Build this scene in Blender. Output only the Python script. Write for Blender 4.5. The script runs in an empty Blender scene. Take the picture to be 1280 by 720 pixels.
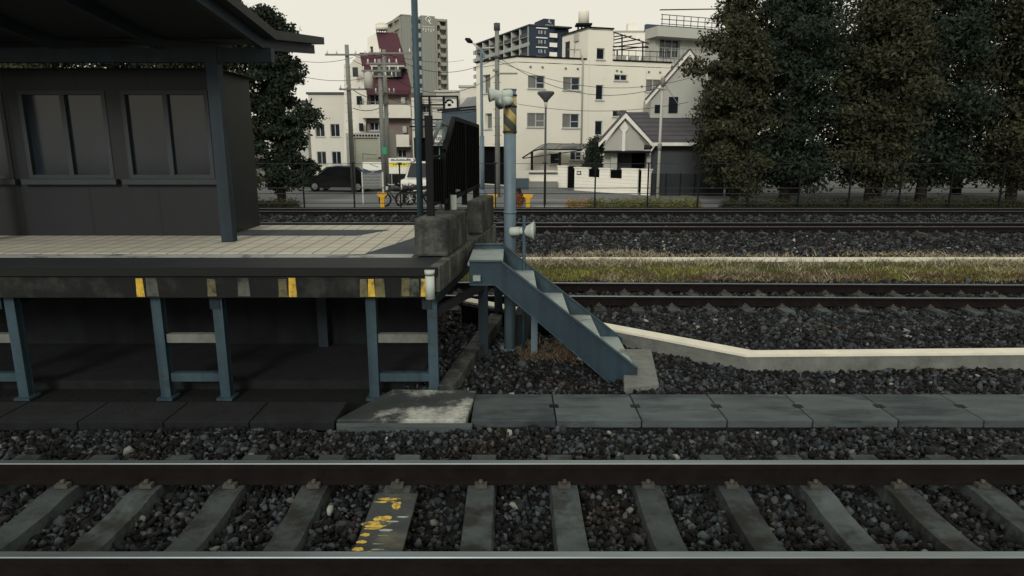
import bpy, math, random
import numpy as np
from mathutils import Vector
random.seed(7); RNG = np.random.default_rng(11)
R = math.radians
SC = bpy.context.scene
COL = SC.collection

# ------------------------------------------------------------------ camera
CZ = 2.26; PITCH = R(12.0); F = 833.0
cam = bpy.data.cameras.new('camera'); camo = bpy.data.objects.new('camera', cam); COL.objects.link(camo)
cam.sensor_width = 36; cam.lens = F / 1280 * 36; cam.clip_start = 0.1; cam.clip_end = 4000
camo.location = (0, 0, CZ); camo.rotation_euler = (R(90) - PITCH, 0, 0)
SC.camera = camo

# ------------------------------------------------------------------ world, sun, exposure
SUN_EL, SUN_AZ = R(24), R(192)      # azimuth clockwise from +Y: the sun is behind the camera
w = bpy.data.worlds.new('World'); SC.world = w; w.use_nodes = True
nt = w.node_tree; nt.nodes.clear()
sky = nt.nodes.new('ShaderNodeTexSky'); sky.sky_type = 'NISHITA'; sky.sun_disc = False
sky.sun_elevation = SUN_EL; sky.sun_rotation = SUN_AZ; sky.dust_density = 6; sky.air_density = 1.2
tc = nt.nodes.new('ShaderNodeTexCoord')
mp = nt.nodes.new('ShaderNodeMapping'); mp.inputs['Scale'].default_value = (1.2, 1.2, 3.0)
nz = nt.nodes.new('ShaderNodeTexNoise'); nz.inputs['Scale'].default_value = 1.6; nz.inputs['Detail'].default_value = 5
cr = nt.nodes.new('ShaderNodeValToRGB')
cr.color_ramp.elements[0].position = 0.3; cr.color_ramp.elements[0].color = (8.5, 8.15, 6.95, 1)
cr.color_ramp.elements[1].position = 0.75; cr.color_ramp.elements[1].color = (9.0, 8.65, 7.5, 1)
mx = nt.nodes.new('ShaderNodeMix'); mx.data_type = 'RGBA'; mx.inputs[0].default_value = 0.92
bg = nt.nodes.new('ShaderNodeBackground'); bg.inputs[1].default_value = 0.1
wo = nt.nodes.new('ShaderNodeOutputWorld')
L = nt.links.new
L(tc.outputs['Generated'], mp.inputs[0]); L(mp.outputs[0], nz.inputs['Vector']); L(nz.outputs['Fac'], cr.inputs[0])
L(sky.outputs[0], mx.inputs[6]); L(cr.outputs[0], mx.inputs[7]); L(mx.outputs[2], bg.inputs[0]); L(bg.outputs[0], wo.inputs[0])

sl = bpy.data.lights.new('sun', 'SUN'); sl.energy = 1.5; sl.angle = R(14); sl.color = (1, 0.98, 0.94)
so = bpy.data.objects.new('sun', sl); COL.objects.link(so)
sd = Vector((math.sin(SUN_AZ) * math.cos(SUN_EL), math.cos(SUN_AZ) * math.cos(SUN_EL), math.sin(SUN_EL)))
so.rotation_euler = sd.to_track_quat('Z', 'Y').to_euler(); so.location = (0, -10, 20)
SC.view_settings.view_transform = 'Standard'; SC.view_settings.look = 'None'
SC.view_settings.exposure = 0.0; SC.view_settings.gamma = 1; SC.view_settings.use_curve_mapping = False
SC.render.engine = 'CYCLES'
SC.cycles.max_bounces = 5; SC.cycles.diffuse_bounces = 3; SC.cycles.glossy_bounces = 2; SC.cycles.transparent_max_bounces = 6

# ------------------------------------------------------------------ measuring the photograph
def ray(x, y):
    u = (x - 640) / F; v = (360 - y) / F
    return Vector((u, math.cos(PITCH) + v * math.sin(PITCH), -math.sin(PITCH) + v * math.cos(PITCH)))
def D(x, y, Y):
    r = ray(x, y); t = Y / r.y
    return Vector((r.x * t, Y, CZ + r.z * t))
def G(x, y, z):
    r = ray(x, y); t = (z - CZ) / r.z
    return Vector((r.x * t, r.y * t, z))
def W(x, y, A, B):
    """pixel -> (distance along the facade line A-B, height)"""
    r = ray(x, y); d = Vector((B[0] - A[0], B[1] - A[1])); n = d.length; d /= n
    det = r.x * (-d.y) + r.y * d.x
    t = (A[0] * (-d.y) + A[1] * d.x) / det
    p = r * t
    return ((p.x - A[0]) * d.x + (p.y - A[1]) * d.y, CZ + p.z)

# ------------------------------------------------------------------ materials
def lin(c):
    c = c / 255
    return c / 12.92 if c <= 0.04045 else ((c + 0.055) / 1.055) ** 2.4
def S(r, g, b, k=1.0):
    return (lin(r) * k, lin(g) * k, lin(b) * k, 1)
def mat(name, col, rough=0.85, var=0.25, scale=3.0, bump=0.0, bscale=40.0, metal=0.0, island=0.0, streak=0.0, spec=0.3, stretch=None, col2=None, thr=0.55, objrand=0.0):
    m = bpy.data.materials.new(name); m.use_nodes = True
    t = m.node_tree; b = t.nodes['Principled BSDF']; Lk = t.links.new
    b.inputs['Roughness'].default_value = rough; b.inputs['Metallic'].default_value = metal
    b.inputs['Specular IOR Level'].default_value = spec
    tc = t.nodes.new('ShaderNodeTexCoord'); mp = t.nodes.new('ShaderNodeMapping')
    if stretch: mp.inputs['Scale'].default_value = stretch
    Lk(tc.outputs['Object'], mp.inputs[0])
    n = t.nodes.new('ShaderNodeTexNoise'); n.inputs['Scale'].default_value = scale; n.inputs['Detail'].default_value = 7; n.inputs['Roughness'].default_value = 0.65
    Lk(mp.outputs[0], n.inputs['Vector'])
    r = t.nodes.new('ShaderNodeMapRange'); r.inputs[1].default_value = 0.3; r.inputs[2].default_value = 0.7
    r.inputs[3].default_value = 1 - var; r.inputs[4].default_value = 1 + var
    Lk(n.outputs['Fac'], r.inputs[0])
    base = t.nodes.new('ShaderNodeRGB'); base.outputs[0].default_value = col
    cur = base.outputs[0]
    if col2:
        n3 = t.nodes.new('ShaderNodeTexNoise'); n3.inputs['Scale'].default_value = 1.3 if island else scale * 0.6; n3.inputs['Detail'].default_value = 9; n3.inputs['Roughness'].default_value = 0.7
        Lk(mp.outputs[0], n3.inputs['Vector'])
        rr = t.nodes.new('ShaderNodeMapRange'); rr.inputs[1].default_value = thr - 0.06; rr.inputs[2].default_value = thr + 0.06
        Lk(n3.outputs['Fac'], rr.inputs[0])
        mm = t.nodes.new('ShaderNodeMix'); mm.data_type = 'RGBA'; Lk(rr.outputs[0], mm.inputs[0]); Lk(cur, mm.inputs[6]); mm.inputs[7].default_value = col2
        cur = mm.outputs[2]
    val = r.outputs[0]
    if streak:
        mp2 = t.nodes.new('ShaderNodeMapping'); mp2.inputs['Scale'].default_value = (9, 9, 0.35); Lk(tc.outputs['Object'], mp2.inputs[0])
        n2 = t.nodes.new('ShaderNodeTexNoise'); n2.inputs['Scale'].default_value = 1.0; n2.inputs['Detail'].default_value = 6; Lk(mp2.outputs[0], n2.inputs['Vector'])
        r2 = t.nodes.new('ShaderNodeMapRange'); r2.inputs[1].default_value = 0.42; r2.inputs[2].default_value = 0.66; r2.inputs[3].default_value = 1; r2.inputs[4].default_value = 1 - streak
        Lk(n2.outputs['Fac'], r2.inputs[0])
        mu = t.nodes.new('ShaderNodeMath'); mu.operation = 'MULTIPLY'; Lk(val, mu.inputs[0]); Lk(r2.outputs[0], mu.inputs[1]); val = mu.outputs[0]
    if island:
        g = t.nodes.new('ShaderNodeNewGeometry'); pw = t.nodes.new('ShaderNodeMath'); pw.operation = 'POWER'; pw.inputs[1].default_value = 3.0
        Lk(g.outputs['Random Per Island'], pw.inputs[0])
        r3 = t.nodes.new('ShaderNodeMapRange'); r3.inputs[3].default_value = 1 - island * 0.5; r3.inputs[4].default_value = 1 + island * 3.2
        Lk(pw.outputs[0], r3.inputs[0])
        mu = t.nodes.new('ShaderNodeMath'); mu.operation = 'MULTIPLY'; Lk(val, mu.inputs[0]); Lk(r3.outputs[0], mu.inputs[1]); val = mu.outputs[0]
    if objrand:
        oi = t.nodes.new('ShaderNodeObjectInfo'); r5 = t.nodes.new('ShaderNodeMapRange'); r5.inputs[3].default_value = 1 - objrand; r5.inputs[4].default_value = 1 + objrand
        Lk(oi.outputs['Random'], r5.inputs[0]); mu = t.nodes.new('ShaderNodeMath'); mu.operation = 'MULTIPLY'; Lk(val, mu.inputs[0]); Lk(r5.outputs[0], mu.inputs[1]); val = mu.outputs[0]
        av_ = t.nodes.new('ShaderNodeVectorMath'); av_.operation = 'ADD'; Lk(tc.outputs['Object'], av_.inputs[0]); cx_ = t.nodes.new('ShaderNodeCombineXYZ'); m9 = t.nodes.new('ShaderNodeMath'); m9.operation = 'MULTIPLY'; m9.inputs[1].default_value = 37
        Lk(oi.outputs['Random'], m9.inputs[0]); Lk(m9.outputs[0], cx_.inputs[0]); Lk(cx_.outputs[0], av_.inputs[1]); Lk(av_.outputs[0], mp.inputs[0])
    vm = t.nodes.new('ShaderNodeVectorMath'); vm.operation = 'SCALE'; Lk(cur, vm.inputs[0]); Lk(val, vm.inputs['Scale'])
    Lk(vm.outputs[0], b.inputs['Base Color'])
    if bump:
        n4 = t.nodes.new('ShaderNodeTexNoise'); n4.inputs['Scale'].default_value = bscale; n4.inputs['Detail'].default_value = 6; Lk(mp.outputs[0], n4.inputs['Vector'])
        bp = t.nodes.new('ShaderNodeBump'); bp.inputs['Strength'].default_value = bump; bp.inputs['Distance'].default_value = 0.02
        Lk(n4.outputs['Fac'], bp.inputs['Height']); Lk(bp.outputs[0], b.inputs['Normal'])
    return m
def lined(name, col, col2, period, width, axis=2, rough=0.8, var=0.12, tilt=0.0):
    """base colour with real joints (thin lines) repeating along one object axis"""
    m = mat(name, col, rough, var, 2.0)
    t = m.node_tree; Lk = t.links.new; b = t.nodes['Principled BSDF']
    src = b.inputs['Base Color'].links[0].from_socket
    tc = t.nodes.new('ShaderNodeTexCoord'); sp = t.nodes.new('ShaderNodeSeparateXYZ'); Lk(tc.outputs['Object'], sp.inputs[0])
    axes = axis if isinstance(axis, (tuple, list)) else (axis,)
    fac = None
    for i, a in enumerate(axes):
        p = period[i] if isinstance(period, (tuple, list)) else period
        mo = t.nodes.new('ShaderNodeMath'); mo.operation = 'PINGPONG'; mo.inputs[1].default_value = p / 2; Lk(sp.outputs[a], mo.inputs[0])
        lt = t.nodes.new('ShaderNodeMath'); lt.operation = 'LESS_THAN'; lt.inputs[1].default_value = width / 2; Lk(mo.outputs[0], lt.inputs[0])
        if fac is None: fac = lt.outputs[0]
        else:
            mxx = t.nodes.new('ShaderNodeMath'); mxx.operation = 'MAXIMUM'; Lk(fac, mxx.inputs[0]); Lk(lt.outputs[0], mxx.inputs[1]); fac = mxx.outputs[0]
    mm = t.nodes.new('ShaderNodeMix'); mm.data_type = 'RGBA'; Lk(fac, mm.inputs[0]); Lk(src, mm.inputs[6]); mm.inputs[7].default_value = col2
    Lk(mm.outputs[2], b.inputs['Base Color'])
    return m
def striped(name, c1, c2, period, nrm, rough=0.5):
    """diagonal warning stripes in two paints, worn"""
    m = mat(name, c1, rough, 0.3, 12)
    t = m.node_tree; Lk = t.links.new; b = t.nodes['Principled BSDF']; src = b.inputs['Base Color'].links[0].from_socket
    tc = t.nodes.new('ShaderNodeTexCoord'); dp = t.nodes.new('ShaderNodeVectorMath'); dp.operation = 'DOT_PRODUCT'; dp.inputs[1].default_value = nrm
    Lk(tc.outputs['Object'], dp.inputs[0])
    mo = t.nodes.new('ShaderNodeMath'); mo.operation = 'PINGPONG'; mo.inputs[1].default_value = period / 2; Lk(dp.outputs['Value'], mo.inputs[0])
    lt = t.nodes.new('ShaderNodeMath'); lt.operation = 'LESS_THAN'; lt.inputs[1].default_value = period / 4; Lk(mo.outputs[0], lt.inputs[0])
    mm = t.nodes.new('ShaderNodeMix'); mm.data_type = 'RGBA'; Lk(lt.outputs[0], mm.inputs[0]); Lk(src, mm.inputs[6]); mm.inputs[7].default_value = c2
    Lk(mm.outputs[2], b.inputs['Base Color'])
    return m

M = {}
M['cream'] = mat('cream_render', S(222, 220, 206), 0.9, 0.05, 0.25, col2=S(213, 210, 195), thr=0.6, streak=0.0)
M['cream_old'] = mat('cream_paint', S(205, 203, 192), 0.9, 0.07, 0.5)
M['pink'] = mat('pinkish_wall', S(122, 110, 106), 0.9, 0.1, 0.8)
M['maroon'] = mat('maroon_roof_sheet', S(76, 48, 56), 0.8, 0.10, 0.8, spec=0.15)
M['beige'] = lined('beige_tiles', S(132, 136, 129), S(118, 122, 115), 0.6, 0.08, 0, 0.85, 0.06)
M['beige2'] = mat('beige_wall', S(146, 144, 132), 0.85, 0.06, 0.4)
M['balc'] = mat('balcony_glass_panel', S(150, 160, 155), 0.6, 0.08, 0.5)
M['navy'] = mat('navy_tiles', S(40, 52, 68), 0.7, 0.08, 0.4)
M['navy2'] = mat('dark_recess_wall', S(52, 62, 70), 0.8, 0.1, 0.4)
M['whitepaint'] = mat('white_paint', S(232, 230, 220), 0.75, 0.05, 1.0, streak=0.08)
M['greylight'] = mat('light_grey_wall', S(172, 174, 166), 0.85, 0.06, 0.6)
M['grey'] = mat('grey_wall', S(120, 122, 118), 0.9, 0.08, 0.7)
M['darkgrey'] = mat('dark_grey_wall', S(72, 76, 78), 0.85, 0.1, 0.8)
M['slate'] = lined('slate_roof', S(78, 77, 82), S(52, 52, 56), 0.28, 0.05, 2, 0.8, 0.12)
M['black'] = mat('black_paint', S(13, 15, 18), 0.6, 0.2, 4, spec=0.15)
M['blackpanel'] = mat('black_panel', S(10, 12, 14), 0.8, 0.3, 5, spec=0.06)
M['darkmetal'] = mat('dark_metal', S(30, 34, 38), 0.6, 0.2, 3)
M['glass'] = mat('window_glass', S(52, 60, 66), 0.12, 0.3, 1.5, spec=0.5)
M['glassdark'] = mat('dark_window_glass', S(30, 36, 42), 0.12, 0.3, 1.5, spec=0.45)
M['curtain'] = mat('curtained_glass', S(112, 114, 110), 0.35, 0.22, 2.2, stretch=(6, 6, 0.5), spec=0.5)
M['alu'] = mat('aluminium_frame', S(176, 180, 178), 0.5, 0.1, 3)
M['teal'] = mat('teal_steel_paint', S(50, 70, 80), 0.55, 0.22, 2.5, bump=0.15, bscale=30, streak=0.35, col2=S(44, 40, 36), thr=0.64)
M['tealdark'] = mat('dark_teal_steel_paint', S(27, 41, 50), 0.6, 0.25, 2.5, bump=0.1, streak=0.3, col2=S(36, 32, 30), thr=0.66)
M['stairteal'] = mat('stair_side_paint', S(36, 53, 64), 0.5, 0.22, 2.5, bump=0.12, streak=0.25, col2=S(44, 42, 38), thr=0.67)
M['tread'] = mat('galvanised_tread', S(136, 148, 146), 0.6, 0.18, 4, bump=0.2, bscale=60, streak=0.1, col2=S(86, 92, 88), thr=0.6)
M['polegrey'] = mat('pole_paint', S(92, 110, 120), 0.5, 0.15, 3, streak=0.3, col2=S(72, 66, 58), thr=0.68)
M['concpole'] = mat('concrete_pole', S(125, 128, 122), 0.9, 0.15, 2, streak=0.2)
M['conc'] = mat('old_concrete', S(80, 83, 79), 0.95, 0.4, 4, bump=0.6, bscale=28, streak=0.5, col2=S(42, 45, 44), thr=0.5)
M['conclight'] = mat('light_concrete', S(104, 108, 104), 0.95, 0.25, 4, bump=0.3, bscale=50, col2=S(92, 94, 88), thr=0.58)
M['concdark'] = mat('dark_shaded_concrete', S(22, 26, 28), 0.95, 0.4, 3, bump=0.4, bscale=30, streak=0.3)  # darkened so its colour also holds the shade under the platform
M['trough'] = mat('cable_trough_lid', S(72, 80, 82), 0.9, 0.25, 3, bump=0.35, bscale=50, stretch=(0.6, 2, 2), col2=S(48, 57, 61), thr=0.55, objrand=.12)
M['stained'] = mat('stained_slab', S(50, 55, 56), 0.7, 0.4, 2.6, bump=0.3, bscale=40, col2=S(150, 152, 146), thr=0.55)
M['whitebeam'] = mat('white_kerb_top', S(208, 206, 190), 0.8, 0.12, 3)
M['rail'] = mat('rusty_rail', S(24, 20, 20), 0.9, 0.35, 6, bump=0.2, spec=0.1)
M['railhead'] = mat('worn_rail_head', S(120, 130, 134), 0.42, 0.15, 5, metal=0.8, stretch=(0.3, 3, 3))
M['sleeper'] = mat('concrete_sleeper', S(62, 69, 70), 0.9, 0.35, 4, bump=0.35, bscale=60, col2=S(36, 38, 37), thr=0.53, objrand=.28)
M['sleeper_old'] = mat('brown_stained_sleeper', S(40, 38, 36), 0.9, 0.3, 5, bump=0.3, bscale=60)
M['stone'] = mat('dark_ballast_stone', S(48, 54, 58, 0.24), 0.85, 0.35, 25, island=2.2, bump=0.3, bscale=90, spec=0.3, col2=S(52, 47, 43, 0.26), thr=0.57)
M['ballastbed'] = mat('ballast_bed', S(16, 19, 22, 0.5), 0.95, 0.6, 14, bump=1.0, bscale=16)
M['earth'] = mat('dry_earth', S(60, 60, 50), 0.95, 0.35, 1.5, bump=0.3, bscale=10)
M['asphalt'] = mat('asphalt', S(98, 102, 104), 0.9, 0.12, 0.8, bump=0.2, bscale=60)
M['paint'] = mat('road_paint', S(200, 202, 196), 0.8, 0.15, 3)
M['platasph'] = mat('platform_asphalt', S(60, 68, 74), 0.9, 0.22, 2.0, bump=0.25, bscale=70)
M['platedge'] = lined('ribbed_edge_slab', S(34, 39, 43), S(15, 18, 20), 0.085, 0.022, 1, 0.75, 0.25)
M['tile'] = lined('cream_paving_tiles', S(182, 179, 165), S(118, 116, 108), (0.20, 0.30), 0.018, (0, 1), 0.85, 0.16)
M['whiteline'] = mat('worn_white_line', S(150, 154, 150), 0.8, 0.2, 5, col2=S(86, 92, 92), thr=0.58)
M['fascia'] = mat('fascia_black', S(14, 16, 18), 0.8, 0.35, 4, col2=S(40, 42, 40), thr=0.58)
M['yellow'] = mat('yellow_paint', S(206, 158, 36), 0.6, 0.15, 6)
M['yellowworn'] = mat('worn_yellow_paint', S(192, 160, 60), 0.8, 0.3, 14, col2=S(84, 82, 62), thr=0.57)
M['yellowworn2'] = mat('flaked_yellow', S(196, 166, 74), 0.8, 0.3, 26, col2=S(70, 70, 60), thr=0.53, bump=0.3)
M['smeared'] = mat('smeared_plate', S(52, 58, 58), 0.7, 0.35, 6, bump=0.3, col2=S(84, 82, 66), thr=0.6, stretch=(.5, 1, 1))
M['clip'] = mat('clip_steel', S(70, 68, 64), 0.6, 0.3, 20)  # lighter tone carries the glints of the clips
M['patchworn'] = mat('faded_yellow', S(96, 92, 66), 0.9, 0.4, 9, col2=S(40, 42, 40), thr=0.55)
M['patchpale'] = mat('faded_pale', S(74, 78, 72), 0.9, 0.4, 9, col2=S(34, 38, 38), thr=0.55)
M['stripes'] = striped('yellow_black_stripes', S(166, 150, 92), S(78, 82, 76), 0.17, (0.7, 0, 0.72))
M['horn'] = mat('horn_grey', S(168, 178, 170), 0.5, 0.08, 4)
M['horndark'] = mat('horn_inner', S(70, 78, 78), 0.6, 0.1, 4)
M['dryleaf'] = mat('dry_grass', S(112, 102, 78), 0.95, 0.2, 3, island=0.25)
M['grassgreen'] = mat('green_grass', S(78, 82, 48), 0.95, 0.3, .9, island=0.25)
M['redgrass'] = mat('reddish_grass', S(84, 66, 54), 0.95, 0.2, 3, island=0.2)
M['orangeplant'] = mat('orange_plant', S(130, 84, 54), 0.95, 0.2, 3, island=0.2)
M['hedge'] = mat('hedge_leaves', S(98, 100, 56), 0.95, 0.3, 2.0, island=0.3)
M['hedgeor'] = mat('autumn_hedge_leaves', S(140, 118, 74), 0.95, 0.25, 2.5, island=0.3)
M['evergreen'] = mat('evergreen_leaves', S(34, 44, 34), 0.95, 0.25, 1.5, island=0.35)
M['evergreen2'] = mat('brownish_green_leaves', S(48, 50, 34), 0.95, 0.25, 1.5, island=0.35)
M['bark'] = mat('bark', S(44, 38, 32), 0.95, 0.3, 8, bump=0.5)
M['blue'] = mat('blue_sign', S(52, 110, 156), 0.6, 0.05, 2)
M['green'] = mat('green_sign', S(40, 150, 100), 0.6, 0.05, 2)
M['shutter'] = lined('pale_shutter', S(176, 178, 162), S(160, 162, 148), 0.1, 0.03, 2, 0.7, 0.05)
M['signwhite'] = mat('sign_white', S(216, 216, 206), 0.6, 0.05, 2)
M['signyellow'] = mat('sign_yellow', S(214, 204, 70), 0.6, 0.05, 2)
M['signdark'] = mat('sign_navy', S(50, 66, 84), 0.6, 0.05, 2)
M['carblack'] = mat('black_car_paint', S(30, 32, 36), 0.25, 0.05, 1, spec=0.6)
M['carwhite'] = mat('white_car_paint', S(205, 205, 198), 0.3, 0.04, 1, spec=0.5)
M['rubber'] = mat('rubber', S(22, 22, 24), 0.9, 0.1, 5)
M['bluegrey'] = mat('blue_grey_sheet', S(66, 80, 90), 0.7, 0.1, 1)
M['redlamp'] = mat('red_lens', S(150, 40, 36), 0.3, 0.05, 3)
M['pinkthing'] = mat('pink_cloth', S(200, 150, 138), 0.8, 0.1, 3)

# ------------------------------------------------------------------ mesh builder
class MB:
    def __init__(s): s.v = []; s.f = []; s.sm = []
    def add(s, vs, fs, smooth=False):
        b = len(s.v); s.v += [Vector(p) for p in vs]
        for f in fs: s.f.append([b + i for i in f]); s.sm.append(smooth)
        return s
    def hexa(s, p):  # p: 8 points, bottom 4 ccw then top 4
        return s.add(p, [(3, 2, 1, 0), (4, 5, 6, 7), (0, 1, 5, 4), (1, 2, 6, 5), (2, 3, 7, 6), (3, 0, 4, 7)])
    def box(s, x0, x1, y0, y1, z0, z1):
        return s.hexa([(x0, y0, z0), (x1, y0, z0), (x1, y1, z0), (x0, y1, z0), (x0, y0, z1), (x1, y0, z1), (x1, y1, z1), (x0, y1, z1)])
    def prism(s, poly, vec):
        n = len(poly); vec = Vector(vec); a = [Vector(p) for p in poly]
        return s.add(a + [p + vec for p in a], [tuple(range(n - 1, -1, -1)), tuple(range(n, 2 * n))] + [(i, (i + 1) % n, n + (i + 1) % n, n + i) for i in range(n)])
    def quad(s, a, b, c, d): return s.add([a, b, c, d], [(0, 1, 2, 3)])
    def bar(s, a, b, w, h=None, up=(0, 0, 1)):
        a = Vector(a); b = Vector(b); h = h or w; d = (b - a).normalized(); up = Vector(up)
        if abs(d.dot(up)) > 0.98: up = Vector((0, 1, 0))
        r = d.cross(up).normalized() * (w / 2); u = r.cross(d).normalized() * (h / 2)
        return s.hexa([a - r - u, a + r - u, b + r - u, b - r - u, a - r + u, a + r + u, b + r + u, b - r + u])
    def tube(s, pts, r, n=10, cap=True):
        pts = [Vector(p) for p in pts]; rs = r if isinstance(r, (list, tuple)) else [r] * len(pts)
        base = len(s.v); prev = None
        for i, p in enumerate(pts):
            d = (pts[min(i + 1, len(pts) - 1)] - pts[max(i - 1, 0)])
            if d.length < 1e-6: d = prev_d
            d = d.normalized(); prev_d = d
            if prev is None:
                a = d.cross(Vector((0, 0, 1)))
                if a.length < 0.1: a = d.cross(Vector((1, 0, 0)))
            else: a = prev - d * prev.dot(d)
            a.normalize(); prev = a; c = d.cross(a)
            for k in range(n):
                t = 2 * math.pi * k / n
                s.v.append(p + (a * math.cos(t) + c * math.sin(t)) * rs[i])
        for i in range(len(pts) - 1):
            for k in range(n):
                k2 = (k + 1) % n
                s.f.append([base + i * n + k, base + i * n + k2, base + (i + 1) * n + k2, base + (i + 1) * n + k]); s.sm.append(n > 5)
        if cap:
            s.f.append([base + k for k in range(n - 1, -1, -1)]); s.sm.append(False)
            s.f.append([base + (len(pts) - 1) * n + k for k in range(n)]); s.sm.append(False)
        return s
    def each(s, name, m, parent=None, bevel=0.0):
        par = list(range(len(s.v)))
        def f(i):
            while par[i] != i: par[i] = par[par[i]]; i = par[i]
            return i
        for fc in s.f:
            for k in fc[1:]: par[f(k)] = f(fc[0])
        grp = {}
        for fc, sm in zip(s.f, s.sm): grp.setdefault(f(fc[0]), []).append((fc, sm))
        out = []
        for g in grp.values():
            b = MB(); idx = {}
            for fc, sm in g:
                for k in fc:
                    if k not in idx: idx[k] = len(b.v); b.v.append(s.v[k])
                b.f.append([idx[k] for k in fc]); b.sm.append(sm)
            out.append(b.build(name, m, parent, bevel))
        return out
    def build(s, name, m, parent=None, bevel=0.0, origin=None):
        if parent is not None: o0 = Vector(parent['_o'])
        elif origin is not None: o0 = Vector(origin)
        else:
            xs = [p.x for p in s.v]; ys = [p.y for p in s.v]; zs = [p.z for p in s.v]
            o0 = Vector(((min(xs) + max(xs)) / 2, (min(ys) + max(ys)) / 2, min(zs)))
        me = bpy.data.meshes.new(name); me.from_pydata([p - o0 for p in s.v], [], s.f); me.update()
        me.polygons.foreach_set('use_smooth', s.sm)
        mats = m if isinstance(m, list) else [m]
        for q in mats: me.materials.append(M[q])
        o = bpy.data.objects.new(name, me); COL.objects.link(o)
        if parent is not None: o.parent = parent
        else: o.location = o0
        o['_o'] = list(o0)
        if bevel:
            b = o.modifiers.new('bevel', 'BEVEL'); b.width = bevel; b.segments = 2; b.limit_method = 'ANGLE'; b.angle_limit = R(40)
        return o
def tag(o, label=None, cat=None, group=None, kind=None):
    if label: o['label'] = label
    if cat: o['category'] = cat
    if group: o['group'] = group
    if kind: o['kind'] = kind
    return o
def thing(name, loc, label, cat, group=None):
    o = bpy.data.objects.new(name, None); COL.objects.link(o); o.location = loc; o['_o'] = list(loc); o.empty_display_size = 0.2
    return tag(o, label, cat, group)
def copy_tree(o, loc=None, label=None, parent=None):
    c = o.copy(); COL.objects.link(c)
    if parent is not None: c.parent = parent
    if loc is not None: c.location = loc; c['_o'] = list(loc)
    if label: c['label'] = label
    for ch in list(o.children): copy_tree(ch, parent=c)
    return c
def np_mesh(name, V, Fq, m, smooth=False):
    me = bpy.data.meshes.new(name); k = Fq.shape[1]
    me.vertices.add(len(V)); me.vertices.foreach_set('co', V.astype(np.float32).ravel())
    me.loops.add(Fq.size); me.loops.foreach_set('vertex_index', Fq.astype(np.int32).ravel())
    me.polygons.add(len(Fq)); me.polygons.foreach_set('loop_start', (np.arange(len(Fq)) * k).astype(np.int32))
    me.polygons.foreach_set('loop_total', np.full(len(Fq), k, np.int32))
    me.update(calc_edges=True); me.materials.append(M[m])
    o = bpy.data.objects.new(name, me); COL.objects.link(o); return o

# ------------------------------------------------------------------ ground and ballast
def gz(Y):  # ballast surface height across the tracks
    xs = [-8, 5.55, 5.75, 6.45, 9.4, 10.2, 12.9, 13.3, 16.3, 16.6, 19.2, 28.4, 29.2, 40]
    zs = [-.235, -.235, -.29, -.30, -.34, -.445, -.445, -.46, -.46, -.45, -.44, -.44, -.46, -.46]
    return np.interp(Y, xs, zs)
b = MB(); b.add([(-900, -60, -.62), (900, -60, -.62), (900, 1800, -.62), (-900, 1800, -.62)], [(0, 1, 2, 3)])
tag(b.build('ground', 'earth', origin=(0, 0, 0)), kind='structure')
b = MB(); ys = [-8, -4, 0, 2, 5.55, 5.75, 6.45, 9.4, 10.2, 12.9]
def sheet(name, ys, x0, x1, m, dz=0):
    b = MB(); vs = []
    for y in ys: vs += [(x0, y, float(gz(y)) + dz), (x1, y, float(gz(y)) + dz)]
    b.add(vs, [(2 * i, 2 * i + 1, 2 * i + 3, 2 * i + 2) for i in range(len(ys) - 1)])
    return tag(b.build(name, m, origin=(0, 0, 0)), kind='structure')
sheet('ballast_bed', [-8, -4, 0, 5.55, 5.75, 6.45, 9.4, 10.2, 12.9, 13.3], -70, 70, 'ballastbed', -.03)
sheet('verge', [13.3, 16.5], -70, 70, 'earth', -.03)
sheet('ballast_bed', [16.5, 19.2, 28.4, 29.0], -70, 70, 'ballastbed', -.03)

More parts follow.
